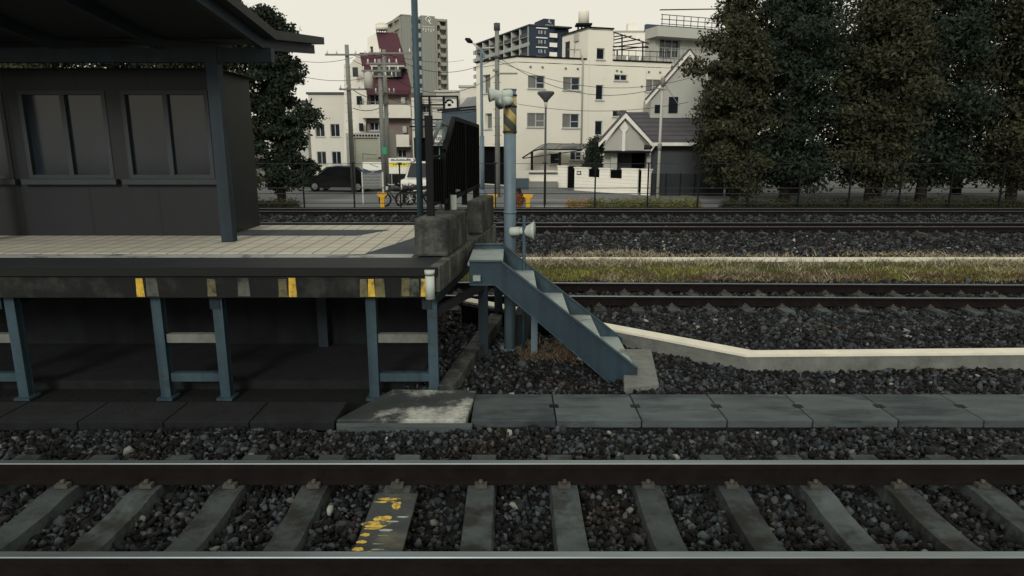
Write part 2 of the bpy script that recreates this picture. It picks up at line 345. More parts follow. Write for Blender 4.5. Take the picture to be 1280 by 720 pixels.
ico_v = []
ph = (1 + 5 ** .5) / 2
for a in (-1, 1):
    for c in (-ph, ph): ico_v += [(0, a, c), (a, c, 0), (c, 0, a)]
ico_v = np.array(ico_v); ico_v /= np.linalg.norm(ico_v[0])
def hull_faces(v):
    f = []; n = len(v); e = 2 / math.sqrt(1 + ph * ph) * 1.02
    for i in range(n):
        for j in range(i + 1, n):
            for k in range(j + 1, n):
                if max(np.linalg.norm(v[i] - v[j]), np.linalg.norm(v[j] - v[k]), np.linalg.norm(v[i] - v[k])) < e:
                    t = (i, j, k)
                    if np.dot(np.cross(v[j] - v[i], v[k] - v[i]), v[i]) < 0: t = (i, k, j)
                    f.append(t)
    return np.array(f)
ico_f = hull_faces(ico_v)
def stones(name, x0, x1, y0, y1, dens, size, label, avoid=()):
    n = int((x1 - x0) * (y1 - y0) * dens)
    P = np.stack([RNG.uniform(x0, x1, n), RNG.uniform(y0, y1, n)], 1)
    # keep only what lies inside the camera's reach
    keep = np.abs(P[:, 0]) < (P[:, 1] * 0.80 + 1.6)
    for (a, c, d, e) in avoid: keep &= ~((P[:, 0] > a) & (P[:, 0] < c) & (P[:, 1] > d) & (P[:, 1] < e))
    P = P[keep]; n = len(P)
    s = size * RNG.lognormal(0, 0.28, n)
    def chip():
        v = ico_v * RNG.uniform(.85, 1.15, (12, 1)); nn = RNG.normal(size=(5, 3)); nn /= np.linalg.norm(nn, axis=1)[:, None]
        for k in nn:   # knock flat faces off
            d = v @ k; lim = RNG.uniform(.35, .6); v = v - np.clip(d - lim, 0, None)[:, None] * k
        return v * 1.15
    T = np.stack([chip() for _ in range(40)])
    V = T[RNG.integers(0, 40, n)] * (np.array([1.0, 1.0, .72]) * RNG.uniform(.75, 1.25, (n, 3)))[:, None, :]
    q = RNG.normal(size=(n, 4)); q /= np.linalg.norm(q, axis=1)[:, None]
    a, bq, c, d = q.T
    Rm = np.stack([np.stack([1 - 2 * (c * c + d * d), 2 * (bq * c - a * d), 2 * (bq * d + a * c)], 1),
                   np.stack([2 * (bq * c + a * d), 1 - 2 * (bq * bq + d * d), 2 * (c * d - a * bq)], 1),
                   np.stack([2 * (bq * d - a * c), 2 * (c * d + a * bq), 1 - 2 * (bq * bq + c * c)], 1)], 1)
    V = np.einsum('nij,nkj->nki', Rm, V) * s[:, None, None]
    z = gz(P[:, 1]) - .012 + RNG.uniform(-.022, .02, n) + .015 * np.sin(P[:, 0] * 2.1 + P[:, 1] * 1.3)
    V += np.stack([P[:, 0], P[:, 1], z], 1)[:, None, :]
    Fq = (ico_f[None] + (np.arange(n) * 12)[:, None, None]).reshape(-1, 3)
    o = np_mesh(name, V.reshape(-1, 3), Fq, 'stone')
    return tag(o, label, 'ballast', kind='stuff')
SL = 0.605
SX0 = -.833       # x of the painted sleeper
slx = [SX0 + 0.003 + (k) * SL for k in range(-9, 14)]
av = [(x - .115, x + .115, 2.9, 5.0) for x in slx]
stones('ballast', -6.5, 6.5, 2.2, 5.62, 1250, .0245, 'dark crushed stone ballast between the sleepers of the nearest track', av)
stones('ballast', -1.2, 7.8, 6.42, 7.6, 1000, .027, 'dark crushed stone ballast around the foot of the steel stairs')
stones('ballast', -8, 10.8, 7.6, 10.6, 560, .033, 'dark crushed stone ballast in front of the second track')
stones('ballast', -11, 13, 10.6, 13.4, 420, .036, 'dark crushed stone ballast in and beyond the second track')
stones('ballast', -17, 18, 16.2, 20.0, 200, .045, 'dark crushed stone ballast between the grass strip and the third track')
stones('ballast', -26, 26, 20.0, 29.0, 90, .055, 'dark crushed stone ballast under the two farthest tracks')
print('stones done')
M['palestone'] = mat('pale_stone', S(92, 95, 90), 0.85, 0.3, 20, island=0.5)
for (x0, x1, y0, y1, dn, sz, lb) in [(-6, 6.5, 2.4, 5.6, 6, .030, 'scattered pale stones lying on the ballast of the nearest track'), (-1, 10, 6.5, 10.5, 5, .032, 'scattered pale stones on the ballast round the stairs and second track'), (-12, 16, 17, 20, 4, .045, 'scattered pale stones on the ballast beyond the grass strip')]:
    po = stones('pale_stones', x0, x1, y0, y1, dn, sz, lb, av); po.data.materials.clear(); po.data.materials.append(M['palestone']); po.location.z += .018

# ------------------------------------------------------------------ tracks
def rail_section():
    return [(-.061, 0), (.061, 0), (.061, .011), (.012, .030), (.009, .100), (.032, .112), (.032, .146), (-.032, .146), (-.032, .112), (-.009, .100), (-.012, .030), (-.061, .011)]
def track(yc, ztop, x0, x1, label, slope=0.0, sleepers=None, smat='sleeper', group='railway tracks'):
    t = thing('railway_track', (0, yc, ztop - .32), label, 'track', group)
    zb = ztop - .153
    for sgn in (-1, 1):
        y = yc + sgn * .5655; b = MB()
        sec = rail_section()
        a = [(x0, y + p[0] + slope * x0, zb + p[1]) for p in sec]; c = [(x1, y + p[0] + slope * x1, zb + p[1]) for p in sec]
        n = len(sec); b.add(a + c, [tuple(range(n - 1, -1, -1)), tuple(range(n, 2 * n))] + [(i, (i + 1) % n, n + (i + 1) % n, n + i) for i in range(n)])
        ro = b.build('rail', 'rail', t, bevel=0)
        h = MB(); h.hexa([(x0, y - .030 + slope * x0, ztop - .006), (x1, y - .030 + slope * x1, ztop - .006), (x1, y + .030 + slope * x1, ztop - .006), (x0, y + .030 + slope * x0, ztop - .006),
                          (x0, y - .026 + slope * x0, ztop), (x1, y - .026 + slope * x1, ztop), (x1, y + .026 + slope * x1, ztop), (x0, y + .026 + slope * x0, ztop)])
        h.build('running_surface', 'railhead', ro)
    if sleepers:
        for i, x in enumerate(sleepers):
            b = MB(); yy = yc + slope * x
            # concrete sleeper, higher under the rails and waisted in the middle
            prof = [(-1.0, .0), (-.35, -.0), (-.18, -.022), (.18, -.022), (.35, 0), (1.0, 0)]
            for (ya, za), (yb, zb2) in zip(prof[:-1], prof[1:]):
                b.hexa([(x - .12, yy + ya, zb - .16), (x + .12, yy + ya, zb - .16), (x + .12, yy + yb, zb - .16), (x - .12, yy + yb, zb - .16),
                        (x - .095, yy + ya, zb - .004 + za), (x + .095, yy + ya, zb - .004 + za), (x + .095, yy + yb, zb - .004 + zb2), (x - .095, yy + yb, zb - .004 + zb2)])
            so_ = b.build('sleeper', smat, t)
            for sgn in (-1, 1):
                c = MB()
                for q in (-1, 1):
                    yq = yy + sgn * .5655 + q * .088
                    c.box(x - .045, x + .045, yq - .028, yq + .028, zb + .0, zb + .028)
                    c.tube([(x, yq, zb + .02), (x, yq, zb + .055)], .016, 6)
                c.each('rail_clip', 'clip', so_)
    return t
t1 = track(3.945, 0.0, -45, 45, 'nearest railway track, bright rails on grey concrete sleepers at the bottom', 0.0, slx)
# the sleeper daubed with yellow paint, and the balise-like marking plate on it
px = SX0
pz = -.153
def flat_glyphs(o, strokes, m, name, parent, z):
    b = MB()
    for (xa, ya, xb, yb, wd) in strokes: b.bar((xa, ya, z), (xb, yb, z), wd, .006)
    return b.each(name, m, parent)
mk = thing('painted_cover_plate', (px, 3.85, -.155), 'cover plate daubed with worn yellow paint lying on a sleeper between the nearest rails', 'cover plate')
b = MB(); b.box(px - .13, px + .17, 3.560, 4.300, -.150, -.132); b.build('plate', 'smeared', mk, bevel=.01)
rgq = random.Random(8)
def smear(b, xc, yc, wx, wy, z):
    """one irregular daub"""
    n = 12; b.prism([(xc + math.cos(2 * math.pi * k / n) * wx * rgq.uniform(.7, 1.15), yc + math.sin(2 * math.pi * k / n) * wy * rgq.uniform(.6, 1.2), z) for k in range(n)], (0, 0, .002))
for (xc, yc, wx, wy) in [(px - .02, 4.215, .10, .02), (px - .02, 4.175, .085, .012), (px + .045, 4.13, .034, .06), (px - .02, 3.965, .07, .04), (px - .045, 3.90, .095, .042), (px - .06, 3.845, .06, .006), (px - .09, 3.78, .03, .018), (px - .095, 3.70, .032, .018), (px - .10, 3.625, .04, .022), (px - .03, 3.60, .03, .006)]:
    b = MB(); smear(b, xc, yc, wx, wy, -.1315); b.build('yellow_mark', 'yellowworn2', mk)
for (xc, yc, wx, wy) in [(px + .11, 3.985, .04, .010), (px + .05, 3.93, .045, .008), (px + .03, 3.83, .04, .014), (px + .02, 3.77, .035, .006), (px + .01, 3.68, .04, .006), (px + .02, 3.62, .045, .010), (px + .06, 3.585, .05, .006)]:
    b = MB(); smear(b, xc, yc, wx, wy, -.1315); b.build('glint_mark', 'whiteline', mk)  # white daubs stand in for glints on the plate

sl2 = [-7.2 + .62 * k for k in range(34)]
track(11.75, -.25, -45, 45, 'second railway track behind the steel stairs, dark rusty rails', -0.022, sl2, 'sleeper', )
track(21.8, -.25, -55, 55, 'third railway track, thin bright rails beyond the grass strip', 0.0, [-15 + .62 * k for k in range(49)])
track(27.05, -.25, -60, 60, 'farthest railway track, running just in front of the street fence', 0.0, [-19 + .9 * k for k in range(44)])

# ------------------------------------------------------------------ cable trough lids and slabs beside the near track
root = thing('cable_trough', (2, 6.05, -.30), 'row of grey concrete cable trough lids along the ballast, jointed with small lifting holes', 'cable trough')
xx = -.38
for i in range(11):
    x1 = xx + .785; b = MB()
    n_ = .05
    b.box(xx + .006, x1 - .006, 5.72, 6.38, -.27, -.195)
    lid = b.build('lid', 'trough', root, bevel=.008)
    h = MB(); h.box(x1 - .045, x1 + .045, 6.02, 6.10, -.20, -.1925); h.build('lifting_hole', 'black', lid)
    xx = x1
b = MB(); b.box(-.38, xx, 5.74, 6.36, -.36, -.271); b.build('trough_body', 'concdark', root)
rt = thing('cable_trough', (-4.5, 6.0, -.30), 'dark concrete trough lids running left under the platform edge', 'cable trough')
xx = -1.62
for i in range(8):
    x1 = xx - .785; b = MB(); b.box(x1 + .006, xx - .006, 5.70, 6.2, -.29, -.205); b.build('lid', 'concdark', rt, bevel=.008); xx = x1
b = MB(); b.prism([(-1.60, 5.68, -.17), (-.42, 5.68, -.17), (-.36, 6.42, -.17), (-1.22, 6.46, -.17)], (0, 0, -.11))
tag(b.build('stained_concrete_slab', 'stained', bevel=.012), 'broad concrete slab splashed with white stains beside the trough, below the platform corner', 'concrete slab')
b = MB(); b.prism([(-1.58, 5.62, -.20), (-.36, 5.60, -.20), (-.36, 5.675, -.20), (-1.60, 5.675, -.20)], (0, 0, -.14))
tag(b.build('slab_kerb', 'trough', bevel=.008), 'narrow concrete kerb strip in front of the stained slab', 'kerb')

# ------------------------------------------------------------------ platform
PZ = 1.10
FY = 6.42; BY = 10.05
def endx(Y): return -.72 + (Y - FY) * (.42 / 3.24)
plat = thing('station_platform', (-5, 8, -.45), 'raised station platform with cream tiles, ribbed dark edge and teal steel legs', 'platform')
b = MB(); b.prism([(-14, FY + .085, PZ), (endx(FY), FY + .085, PZ), (endx(BY), BY, PZ), (-14, BY, PZ)], (0, 0, -.16))
b.build('deck', 'platasph', plat)
b = MB(); b.prism([(-14, FY - .04, PZ + .006), (endx(FY) - .01, FY - .04, PZ + .006), (endx(6.98) - .01, 6.98, PZ + .006), (-14, 6.98, PZ + .006)], (0, 0, -.085))
b.build('ribbed_edge', 'platedge', plat)
b = MB(); b.prism([(-14, 7.02, PZ + .006), (-1.07, 7.02, PZ + .006), (-1.07, 7.22, PZ + .006), (-14, 7.22, PZ + .006)], (0, 0, -.02)); b.build('white_line', 'whiteline', plat)
b = MB(); b.prism([(-14, 7.26, PZ + .006), (-2.05, 7.26, PZ + .006), (-1.62, 7.26, PZ + .006), (-1.28, 8.5, PZ + .006), (-1.15, 9.95, PZ + .006), (-14, 9.95, PZ + .006)], (0, 0, -.02)); b.build('tile_paving', 'tile', plat)
b = MB(); b.prism([(-4.2, 8.75, PZ + .012), (-2.05, 8.75, PZ + .012), (-1.72, 9.35, PZ + .012), (-4.2, 9.35, PZ + .012)], (0, 0, -.01)); b.build('grey_patch', 'platasph', plat)  # grey slant-ended polygon laid over the tiles
b = MB(); b.box(-14, -.80, FY - .005, FY + .08, .80, 1.008); b.build('edge_beam', 'fascia', plat)
# the worn yellow daubs on the edge beam
rgp = random.Random(4)
for (x0, x1, m_) in [(-1.50, -1.44, 'worn'), (-1.42, -1.37, 'yel'), (-1.35, -1.27, 'worn'), (-1.09, -1.02, 'worn'), (-1.01, -.93, 'worn2'), (-.90, -.86, 'yel'), (-2.3, -2.23, 'worn'), (-2.2, -2.14, 'yel'), (-2.7, -2.6, 'worn2'), (-3.0, -2.93, 'worn'), (-3.7, -3.64, 'yel'), (-3.6, -3.5, 'worn2')]:
    z0, z1 = .805 + rgp.random() * .01, .985 + rgp.random() * .015; x1 += .02; b = MB()
    b.prism([(x0, FY - .0055, z0), (x1, FY - .0055, z0), (x1 - .006, FY - .0055, z1), (x0 + .008, FY - .0055, z1)], (0, -.004, 0))
    b.build('worn_yellow_patch' if m_ != 'worn2' else 'worn_pale_patch', {'worn': 'patchworn', 'yel': 'yellowworn', 'worn2': 'patchpale'}[m_], plat)
b = MB(); b.tube([(-.80, FY - .06, .80), (-.80, FY - .06, 1.03)], .045, 14); b.tube([(-.80, FY - .06, 1.045), (-.80, FY - .06, 1.085)], .05, 14); b.build('corner_post', 'horn', plat)
# end wall strip of the deck
b = MB(); b.prism([(endx(FY) + .01, FY, PZ + .012), (endx(BY) + .01, BY, PZ + .012), (endx(BY) - .13, BY, PZ + .012), (endx(FY) - .09, FY, PZ + .012)], (0, 0, -.26)); b.build('end_kerb', 'conc', plat, bevel=.01)
# beams below, running across the platform, and the girder in the end
for X in [-.86, -3.0, -5.2, -7.4]:
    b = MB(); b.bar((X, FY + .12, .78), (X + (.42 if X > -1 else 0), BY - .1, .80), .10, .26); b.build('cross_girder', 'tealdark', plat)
b = MB()
for y in (7.6, 8.8, 9.8): b.box(-14, -.9, y, y + .1, .62, .9)
b.each('long_girder', 'darkmetal', plat)  # dark colour carries the shade below the deck
def leg(X, Y, m='teal', w=.10):
    b = MB(); z0 = float(gz(Y)) - .02; z1 = .80
    b.box(X - w / 2, X + w / 2, Y - .05, Y - .038, z0, z1); b.box(X - w / 2, X + w / 2, Y + .038, Y + .05, z0, z1); b.box(X - .006, X + .006, Y - .038, Y + .038, z0, z1)
    b.box(X - w * .8, X + w * .8, Y - .09, Y + .09, z0, z0 + .03)
    b.box(X - w * .62, X + w * .62, Y - .07, Y + .07, z1 - .012, z1 + .02)
    return b.build('leg', m, plat)
for X in (-1.43, -.81, -3.6, -2.98, -5.7, -5.08):
    leg(X, 6.60)
for X in (-1.43, -3.6, -5.7):
    for z in (.33, -.09):
        b = MB(); b.box(X + .052, X + .568, 6.585, 6.60, z - .045, z + .045); b.box(X + .052, X + .568, 6.60, 6.66, z + .033, z + .045)
        b.build('cross_bar', 'conclight' if z > 0 else 'teal', plat)
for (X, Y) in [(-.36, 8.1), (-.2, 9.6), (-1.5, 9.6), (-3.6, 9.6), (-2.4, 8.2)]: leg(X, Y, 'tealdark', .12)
b = MB(); b.bar((-.80, 6.68, .58), (-.36, 8.06, .58), .05, .09); b.build('cross_bar', 'darkmetal', plat)
# back wall added to block light under the deck; foundation coloured for its shade
b = MB(); b.box(-14, -1.0, 8.3, 8.5, -.45, .93); b.build('added_back_wall', 'concdark', plat)
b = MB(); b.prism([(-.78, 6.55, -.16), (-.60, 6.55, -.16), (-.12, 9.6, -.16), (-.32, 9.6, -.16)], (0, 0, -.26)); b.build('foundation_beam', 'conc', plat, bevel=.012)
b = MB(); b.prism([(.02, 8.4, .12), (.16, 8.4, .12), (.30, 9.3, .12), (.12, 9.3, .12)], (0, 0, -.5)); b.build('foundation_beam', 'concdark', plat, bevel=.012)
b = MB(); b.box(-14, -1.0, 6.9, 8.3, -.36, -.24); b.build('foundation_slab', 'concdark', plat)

# concrete blocks at the end of the platform
b = MB(); b.prism([(-1.035, 7.0, PZ + .014), (-.675, 7.0, PZ + .014), (-.545, 8.08, PZ + .014), (-.90, 8.08, PZ + .014)], (0, 0, .405))
tag(b.build('concrete_block', 'conc', bevel=.025), 'weathered concrete block on the platform end, the nearer one under the black post', 'concrete block', 'concrete footing blocks on the platform end')
b = MB(); b.prism([(-.60, 8.85, PZ + .014), (-.40, 8.85, PZ + .014), (-.27, 10.0, PZ + .014), (-.48, 10.0, PZ + .014)], (0, 0, .44))
tag(b.build('concrete_block', 'conc', bevel=.025), 'farther dark concrete block on the platform end, beside the grey striped column', 'concrete block', 'concrete footing blocks on the platform end')

# black barrier panels
fn = thing('platform_end_fence', (-.8, 7.4, 1.5), 'tall black panelled barrier standing on the concrete blocks at the platform end', 'fence')
b = MB(); b.box(-.925, -.845, 7.24, 7.32, 1.515, 2.58); b.build('post', 'black', fn, bevel=.006)
def pl(Y): return -.80 + (Y - 7.72) * (.30 / 2.1)
def ftop(y): return 2.60 - (y - 8.35) * .035 if y > 8.35 else (2.16 if y < 7.82 else 2.22 + (y - 7.82) * .72)
for k in range(22):
    y = 7.76 + k * .096
    b = MB(); b.box(pl(y) - .015, pl(y) + .015, y - .040, y + .040, 1.66 + (y - 7.7) * .03, ftop(y) - .03); b.build('slat', 'blackpanel', fn)
b = MB()
b.bar((pl(7.72), 7.72, 1.63), (pl(9.85), 9.85, 1.70), .05, .05); b.bar((pl(8.35), 8.35, 2.59), (pl(9.85), 9.85, 2.54), .05, .05); b.bar((pl(7.84), 7.84, 2.21), (pl(8.35), 8.35, 2.59), .05, .05)
b.bar((pl(9.85), 9.85, 1.70), (pl(9.85), 9.85, 2.54), .05, .05); b.bar((pl(8.9), 8.9, 1.64), (pl(8.9), 8.9, 2.57), .05, .05); b.bar((pl(7.74), 7.74, 1.63), (pl(7.84), 7.84, 2.21), .04, .04)
b.bar((pl(7.8) - .03, 7.8, 2.02), (pl(9.8) - .03, 9.8, 2.08), .03, .03); b.build('panel_frame', 'black', fn)
for k in range(4):
    y = 7.36 + k * .1; b = MB(); b.box(-.865 + (y - 7.3) * .15, -.835 + (y - 7.3) * .15, y - .035, y + .035, 1.66, 2.12); b.build('slat', 'blackpanel', fn)
b = MB()
for z in (1.63, 2.14): b.bar((-.885, 7.30, z), (pl(7.72) - .01, 7.75, z + .01), .03, .03)
b.build('link_rail', 'black', fn)
for (y, z, l) in ((8.05, 2.20, .35), (8.05, 2.16, .42), (8.1, 2.47, .22)):
    b = MB(); b.bar((pl(y) - .035, y, z), (pl(y + l) - .035, y + l, z - .01), .012, .012); b.build('edge_strip', 'conclight', fn)
b = MB(); b.tube([(-.86, 7.33, 2.30), (-.83, 7.5, 2.40), (-.80, 7.7, 2.52), (-.765, 8.1, 2.50)], .018, 8); b.tube([(-.82, 7.6, 2.28), (-.79, 7.75, 2.34), (-.78, 7.9, 2.50)], .012, 8); b.each('cable', 'conclight', fn)
for (y, w_) in ((7.95, .07), (8.9, .07), (9.7, .09)):
    b = MB(); b.box(pl(y) - w_ / 2, pl(y) + w_ / 2, y - w_ / 2, y + w_ / 2, 1.50, 1.72); b.build('leg', 'black', fn)
b = MB(); b.box(-.735, -.665, 8.0, 8.06, 1.50, 1.69); b.build('bracket', 'horn', fn)
b = MB(); b.tube([(-.70, 8.3, 1.72), (-.66, 8.9, 1.70), (-.58, 9.6, 1.74)], .02, 8); b.build('conduit', 'concpole', fn)

# grey signal can with its number plate, seen beside the black post
sg = thing('trackside_signal_box', (-.87, 8.0, 1.5), 'small grey drum with a white number plate beside the black post', 'equipment box')
cx = D(549, 170, 8.0); c0 = cx.x
b = MB(); zt = D(549, 161, 8.0).z; zb_ = D(549, 181, 8.0).z
b.tube([(c0, 8.0, zb_), (c0, 8.0, zt)], .065, 18); b.tube([(c0, 8.0, zt), (c0, 8.0, zt + .012)], .078, 18); b.tube([(c0, 8.0, zb_ - .012), (c0, 8.0, zb_)], .074, 18)
b.build('drum', 'tread', sg)
b = MB(); b.tube([(c0, 8.0, 1.78), (c0, 8.0, zb_ - .01)], .008, 8); b.box(c0 - .08, c0 + .10, 7.98, 8.02, 1.77, 1.785); b.tube([(c0, 8.0, zt + .01), (c0, 8.0, zt + .05), (c0 - .02, 8.0, zt + .09)], [.05, .045, .01], 12)
b.tube([(c0, 8.0, 1.51), (c0, 8.0, 1.78)], .02, 8)
b.build('stand', 'polegrey', sg)
b = MB(); b.box(c0 - .045, c0 + .045, 7.925, 7.932, zb_ + .03, zb_ + .105); plate = b.build('number_plate', 'signwhite', sg)

def text(s, size, loc, m, parent=None, name='lettering', rz=0.0, ext=.003):
    cu = bpy.data.curves.new(name, 'FONT'); cu.body = s; cu.size = size; cu.extrude = ext; cu.align_x = 'CENTER'; cu.align_y = 'CENTER'
    tmp = bpy.data.objects.new('tmp', cu); COL.objects.link(tmp)
    dg = bpy.context.evaluated_depsgraph_get(); dg.update()
    me = bpy.data.meshes.new_from_object(tmp.evaluated_get(dg)); bpy.data.objects.remove(tmp)
    me.materials.clear(); me.materials.append(M[m])
    o = bpy.data.objects.new(name, me); COL.objects.link(o)
    o.rotation_euler = (R(90), 0, rz); l = Vector(loc)
    if parent is not None: o.parent = parent; l = l - Vector(parent['_o'])
    o.location = l; return o
text('00', .062, (c0, 7.922, zb_ + .068), 'black', plate, 'numerals')

# thin post behind the blocks
p0 = G(525, 271, PZ); b = MB(); yb = 9.75; xb = D(525.5, 268, yb).x
b.tube([(xb, yb, PZ), (xb, yb, 4.9)], .045, 14); b.box(xb - .09, xb + .09, yb - .09, yb + .09, PZ, PZ + .02)
tag(b.build('steel_post', 'teal'), 'thin blue grey steel post rising from the back of the platform out of the picture', 'post')

# column with striped sleeve and loudspeakers
cl = thing('steel_column', (0, 8.36, -.34), 'tall grey steel column with a yellow and black striped sleeve beside the stairs', 'column')
cxx = D(637.5, 300, 8.36).x
b = MB(); ztop = D(637, 113, 8.36).z
b.tube([(cxx, 8.36, -.36), (cxx, 8.36, ztop)], .075, 24); b.tube([(cxx, 8.36, ztop), (cxx, 8.36, ztop + .015)], .082, 24); b.tube([(cxx, 8.36, 1.44), (cxx, 8.36, 1.47)], .084, 24); b.tube([(cxx, 8.36, -.35), (cxx, 8.36, -.31)], .13, 20)
b.build('shaft', 'polegrey', cl)
b = MB(); z1 = D(637, 167, 8.36).z; b.tube([(cxx, 8.36, z1), (cxx, 8.36, ztop - .05)], .081, 24); b.build('striped_sleeve', 'stripes', cl)
b = MB()
for z in (z1 + .01, ztop - .07, ztop - .2): b.tube([(cxx, 8.36, z), (cxx, 8.36, z + .022)], .086, 24)
b.each('clamp', 'darkmetal', cl)
def horn(x, y, Y, d, label, r0=.045, r1=.105, ln=.22, mount=None):
    p = D(x, y, Y); d = Vector(d).normalized()
    t = thing('horn_loudspeaker', p, label, 'loudspeaker', 'horn loudspeakers on the column')
    b = MB(); n = 7; pts = []; rs = []
    for i in range(n + 1):
        s = i / n; pts.append(p + d * ln * s); rs.append(r0 + (r1 - r0) * s ** 1.9)
    b.tube(pts + [p + d * ln * 1.0, p + d * ln * .80], rs + [r1 * .94, r1 * .5], 24); b.build('bell', 'horn', t)
    b = MB(); b.tube([p - d * .12, p - d * .10, p + d * .01], [.045, .055, .05], 18); b.build('driver', 'horn', t)
    b = MB(); m_ = mount or Vector((cxx, 8.36, p.z)); q = p - d * .04
    b.bar(q, Vector((m_.x, m_.y, q.z - .06)), .03); b.bar(q, q - Vector((0, 0, .09)), .03); b.build('bracket', 'darkmetal', t)
    return t
horn(628, 118, 8.26, (-1, -.25, -.05), 'pale horn loudspeaker near the top of the striped column, pointing left', r1=.085, ln=.16)
horn(631, 127, 8.2, (-.55, -.8, -.2), 'smaller grey horn loudspeaker just under the top one, facing the tracks', r1=.075, ln=.10)
horn(649, 289, 8.2, (1, -.2, .06), 'pale horn loudspeaker low on the column above the stairs, pointing right', r1=.115, ln=.19, mount=Vector((D(655, 300, 8.3).x, 8.15, 1.1)))
# short post carrying the low speaker
xs_ = D(655, 300, 8.15).x
b = MB(); b.tube([(xs_, 8.15, -.36), (xs_, 8.15, D(655, 270, 8.15).z)], .022, 12); tag(b.build('speaker_post', 'teal'), 'short thin steel post beside the grey column, behind the low loudspeaker', 'post')

# ------------------------------------------------------------------ steel stairs
st = thing('steel_stairs', (.6, 7.4, -.35), 'teal steel stairs with pale treads leading down from the platform end to the ballast', 'stairs')
YN, YF = 7.08, 8.15
XT, ZT = -.12, 1.045      # knee of the near stringer (top edge)
XB, ZB = D(797, 461, YN).x, D(797, 461, YN).z; ZB0 = ZB
sl_ = (ZT - ZB) / (XB - XT)
def stringer(Y, th, m, dz=0.0):
    h = .25; ZT = 1.045 + dz; ZB = ZB0 + dz  # vertical depth
    poly = [(-.46, ZT), (XT, ZT), (XB, ZB), (XB, -.36), (XB - .27, -.36), (XT - .06, ZT - h), (-.46, ZT - h)]
    b = MB(); b.prism([(x, Y, z) for x, z in poly], (0, th, 0)); o = b.build('stringer', m, st, bevel=.002)
    b = MB()  # top and bottom flanges
    b.bar((-.46, Y + th / 2, ZT + .006), (XT + .005, Y + th / 2, ZT + .006), .075, .012); b.bar((XT, Y + th / 2, ZT + .006), (XB, Y + th / 2, ZB + .006), .075, .012)
    b.bar((-.46, Y + th / 2 , ZT - h), (XT - .06, Y + th / 2, ZT - h), .075, .012); b.bar((XT - .06, Y + th / 2, ZT - h), (XB - .27, Y + th / 2, -.36), .075, .012)
    b.build('flange', 'teal', o)
    return o
stringer(YN, .012, 'stairteal'); stringer(YF, .012, 'teal', .03)
b = MB(); b.box(-.48, XT + .02, YN + .02, YF - .01, ZT - .05, ZT - .02); b.build('landing', 'tread', st, bevel=.004)
for i in range(4):
    z = ZT - .005 - (i + 1) * .285; xc = XT + (ZT + .02 - z) / sl_
    b = MB(); b.box(xc - .325, xc, YN + .016, YF - .004, z - .01, z); b.box(xc - .008, xc, YN + .016, YF - .004, z - .05, z - .01); b.build('tread', 'tread', st, bevel=.002)
    b = MB(); b.box(xc - .30, xc - .02, YF - .03, YF - .004, z - .05, z - .0105); b.build('tread_bracket', 'teal', st)
for i in range(5):
    for dx in (-.24, -.12):
        zz = ZT - .1 - i * .285; xc = XT + (ZT + .02 - zz) / sl_ + dx * .6; b = MB(); b.tube([(xc, YN - .012, zz - .02 - dx * .1), (xc, YN + .001, zz - .02 - dx * .1)], .010, 6); b.build('bolt', 'teal', st)
b = MB(); b.box(.24, .32, YF - .1, YF - .02, -.36, .55); b.build('support_leg', 'polegrey', st)
b = MB(); b.prism([D(782, 436, 7.95), D(814, 436, 7.95), (D(822, 478, 6.95).x, 6.95, -.29), (D(784, 482, 6.95).x, 6.95, -.29)], (0, 0, -.12))
bb = MB(); g = [G(778, 436, -.20), G(814, 436, -.20), G(824, 480, -.255), G(780, 484, -.255)]
bb.prism([g[3], g[2], g[1], g[0]], (0, 0, -.14))
tag(bb.build('stair_footing', 'conclight', bevel=.012), 'pale sloping concrete footing at the foot of the steel stairs', 'footing')
# small bracket lamp under landing
b = MB(); b.box(-.42, -.34, YN - .05, YN - .005, .84, .90); b.build('bolt_plate', 'tread', st)

# diagonal white topped kerb behind the stairs
a = G(640, 390, -.13); c = G(842, 429, -.13); d = (c - a).normalized(); e = c + d * .9; f0 = a - d * 1.0
n = Vector((-d.y, d.x, 0))
e9 = Vector((13.0, e.y + .25, e.z)); kb = thing('retaining_kerb', ((a + c) / 2 + Vector((0, 0, -.3))), 'long low concrete kerb with a bright white top running behind the stairs', 'kerb')
b = MB(); b.prism([f0, e, e + n * .22, f0 + n * .22], (0, 0, .03)); b.prism([e, e9, e9 + Vector((0, .22, 0)), e + n * .22], (0, 0, .0301)); b.build('white_top', 'whitebeam', kb)
b = MB(); o_ = Vector((0, 0, -.002)) + n * .02; b.prism([f0 + o_, e + o_, e + n * .18 + o_ - n * .02, f0 + n * .18 + o_ - n * .02], (0, 0, -.30)); b.prism([e + Vector((0, .02, -.002)), e9 + Vector((0, .02, -.002)), e9 + Vector((0, .2, -.002)), e + n * .2 + Vector((0, 0, -.002))], (0, 0, -.30)); b.build('kerb_body', 'conclight', kb)
m_d = a - d * .9; m_e = a + d * .75
b = MB(); b.prism([m_d - n * .12, m_e - n * .12, m_e + n * .01, m_d + n * .01], (0, 0, -.32)); b.build('dark_kerb_face', 'blackpanel', kb)  # black slab along the left part of the kerb body

# thin kerb in the verge
tk = MB(); tk.box(-20, 30, 15.98, 16.05, -.5, -.385)
tag(tk.build('verge_kerb', 'whitebeam'), 'thin pale concrete kerb half buried in the grass strip', 'kerb')

